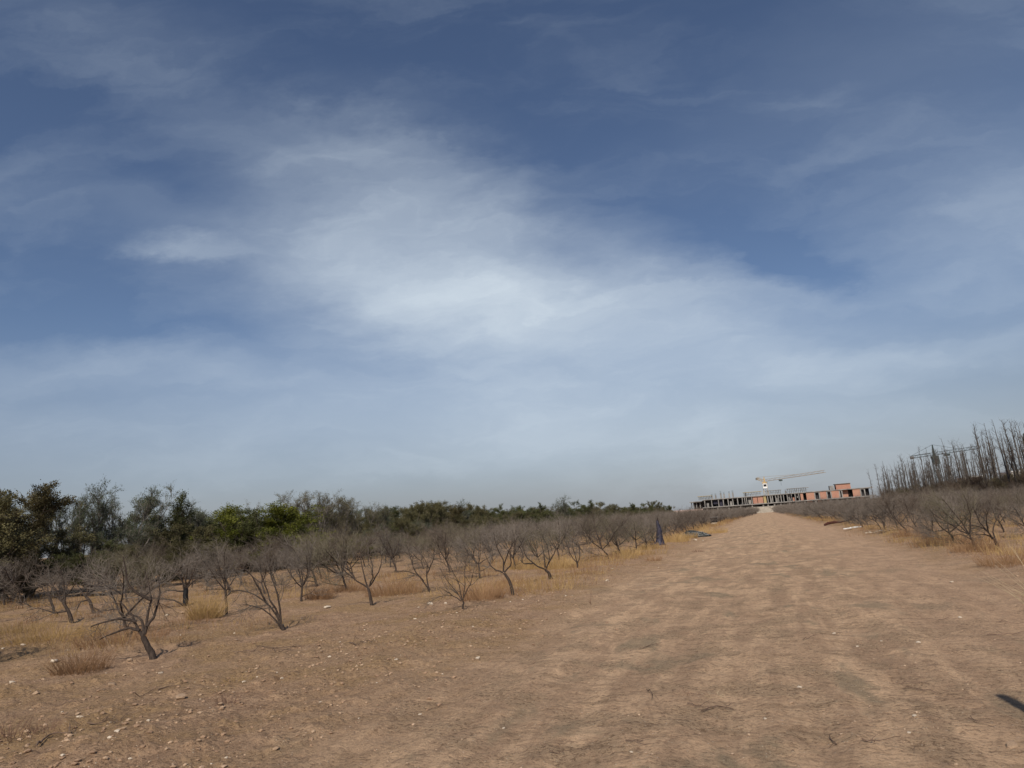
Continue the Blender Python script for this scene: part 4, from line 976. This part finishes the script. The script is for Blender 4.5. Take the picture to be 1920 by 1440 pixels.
# litter of tiny twigs
g = Geo()
for i in range(1500):
    while True:
        Y = 3.6+22*rnd.random()**1.6; X = rnd.uniform(-13, 5.5)
        if vis(X, Y): break
    a = rnd.random()*3.14; L = rnd.uniform(.02, .11); z = hz(X, Y)+.004
    g.line([(X, Y, z), (X+L*.5*math.cos(a), Y+L*.5*math.sin(a), z+.004), (X+L*math.cos(a+.3), Y+L*math.sin(a+.3), z+.002)], [.0018, .0016, .001], 3)
tag(g.obj('twig_litter', WOOD), 'tiny dead twigs littering the bare earth', 'litter', kind='stuff')

# ------------------------------------------------------------------ light
SUN_EL = R_(42); SHD = R_(-9)                                      # shadows fall along the track, slightly left
sd = np.array([-math.sin(SHD), -math.cos(SHD)]); S3 = Vector((sd[0]*math.cos(SUN_EL), sd[1]*math.cos(SUN_EL), math.sin(SUN_EL)))
# invented post outside the frame, added to cast the lower right shadow
tip = gpt(1874, 1299); hp = 2.0; L_ = hp/math.tan(SUN_EL); bx, by = tip[0]+sd[0]*L_, tip[1]+sd[1]*L_
r = empty('shadow_caster_post', (bx, by, hz(bx, by)), 'unseen wooden post added to cast the shadow on the lower right dirt', 'post')
g = Geo(); g.line([(0, 0, -.2), (.01, 0, .8), (0, .01, 1.6), (.0, 0, hp-.03), (0, 0, hp)], [.075, .07, .06, .052, .03], 10); g.obj('shaft', WOOD, r, True)
g = Geo(); g.line([(0, 0, 1.2), (0, 0, 1.23)], [.072, .072], 10); g.obj('wire_tie', STEELD, r)

sun = bpy.data.lights.new('sun', 'SUN'); sun.energy = 4.1; sun.angle = R_(.9); sun.color = (1., .91, .78)
so = bpy.data.objects.new('sun', sun); COL.objects.link(so); so.rotation_euler = S3.to_track_quat('Z', 'Y').to_euler()

w = bpy.data.worlds.new('World'); SC.world = w; w.use_nodes = True; w.node_tree.nodes.clear(); nt = NT(w.node_tree)
out = nt.node('ShaderNodeOutputWorld'); bg = nt.node('ShaderNodeBackground'); nt.l.new(bg.outputs[0], out.inputs[0])
sky = nt.node('ShaderNodeTexSky', sky_type='NISHITA', sun_disc=False, sun_elevation=SUN_EL, sun_rotation=math.atan2(sd[0], sd[1]), altitude=400., air_density=1., dust_density=1.2, ozone_density=1.5)
dr = nt.node('ShaderNodeTexCoord').outputs['Generated']
# tangent chart of the sky round a fixed compass direction (16 deg west of the track, 30 deg up)
ca, ce = R_(-16), R_(30)
kf = (math.sin(ca)*math.cos(ce), math.cos(ca)*math.cos(ce), math.sin(ce)); kr = (math.cos(ca), -math.sin(ca), 0); ku = tuple(np.cross(kr, kf))
fz = nt.math('MAXIMUM', nt.vmath('DOT_PRODUCT', dr, kf), .12)
cu = nt.math('DIVIDE', nt.vmath('DOT_PRODUCT', dr, kr), fz); cv = nt.math('DIVIDE', nt.vmath('DOT_PRODUCT', dr, ku), fz)
chart = nt.node('ShaderNodeCombineXYZ', {0: cu, 1: cv}).outputs[0]
def chartpt(px, py):
    v = ray(px, py); f = v@np.array(kf); return v@np.array(kr)/f, v@np.array(ku)/f
wn = nt.node('ShaderNodeTexNoise', {'Vector': nt.scale(chart, (1., 2.2, 1)), 'Scale': 3.2, 'Detail': 6., 'Roughness': .6})
warp = nt.vmath('MULTIPLY', nt.vmath('SUBTRACT', wn.outputs['Color'], (.5, .5, .5)), (.30, .17, 0))
ch = nt.vmath('ADD', chart, warp)
BL = [((800, 540), 520, 160, 11, .46), ((860, 565), 330, 95, 10, .30), ((690, 380), 330, 190, 8, .24), ((960, 430), 400, 130, 22, .20), ((1330, 590), 420, 150, 12, .26),
      ((1130, 740), 900, 210, 3, .36), ((260, 90), 380, 100, 33, .06), ((330, 470), 130, 28, 4, .16), ((150, 690), 520, 60, 3, .15), ((1880, 420), 330, 230, -12, .22),
      ((1800, 660), 420, 60, -7, .17), ((1700, 120), 500, 160, -20, .07), ((1480, 480), 220, 60, 16, -.12), ((120, 600), 380, 45, 2, -.06), ((200, 390), 420, 80, 14, .07), ((700, 830), 1500, 170, 3, .16)]
tot = None
for (px, py), ax, ay, ang, wt in BL:
    cx_, cy_ = chartpt(px, py); e1 = chartpt(px+40*math.cos(R_(ang)), py+40*math.sin(R_(ang))); th = math.atan2(e1[1]-cy_, e1[0]-cx_)
    mp = nt.node('ShaderNodeMapping', {'Vector': ch, 'Location': (cx_, cy_, 0), 'Rotation': (0, 0, th), 'Scale': (ax/F, ay/F, 1)}, vector_type='TEXTURE').outputs[0]
    b_ = nt.rng(nt.vmath('LENGTH', mp), 1.25, 0., 0., wt); tot = b_ if tot is None else nt.math('ADD', tot, b_)
ciA = nt.noise(nt.scale(ch, (1.6, 6.5, 1), rotz=R_(14)), 2.0, 5., .55, .3)
ciB = nt.noise(nt.scale(ch, (5, 17, 1), rotz=R_(6)), 2., 7., .6, 1.)
tot = nt.math('MULTIPLY', tot, nt.math('MULTIPLY_ADD', ciA, .8, .62))
tot = nt.math('ADD', tot, nt.math('MULTIPLY', nt.math('MULTIPLY', nt.rng(ciB, .45, .75), .05), nt.rng(tot, .08, .4)))
tot = nt.math('ADD', tot, nt.rng(ciA, .42, .75, 0., .09))
tot = nt.math('MINIMUM', nt.math('MAXIMUM', tot, 0.), 1.)
sz = nt.node('ShaderNodeSeparateXYZ', {0: dr}).outputs[2]
base = nt.mix(1., sky.outputs[0], (.72, .735, .80), 'MULTIPLY')
hzf = nt.rng(sz, .30, .0, 0., .72)
base = nt.mix(hzf, base, (3.0, 3.25, 3.75))
base = nt.mix(nt.rng(sz, .09, -.01, 0., .55), base, (2.45, 2.5, 2.6))
skyc = nt.mix(tot, base, (6.3, 7.15, 7.95))
nt.l.new(skyc, bg.inputs[0]); bg.inputs[1].default_value = .1

vs = SC.view_settings; vs.view_transform = 'Standard'; vs.look = 'None'; vs.exposure = 0.; vs.gamma = 1.; vs.use_curve_mapping = False
SC.render.engine = 'CYCLES'; SC.cycles.max_bounces = 5; SC.cycles.diffuse_bounces = 2; SC.cycles.transparent_max_bounces = 4
print('objects', len(bpy.data.objects), 'spots', len(spots))
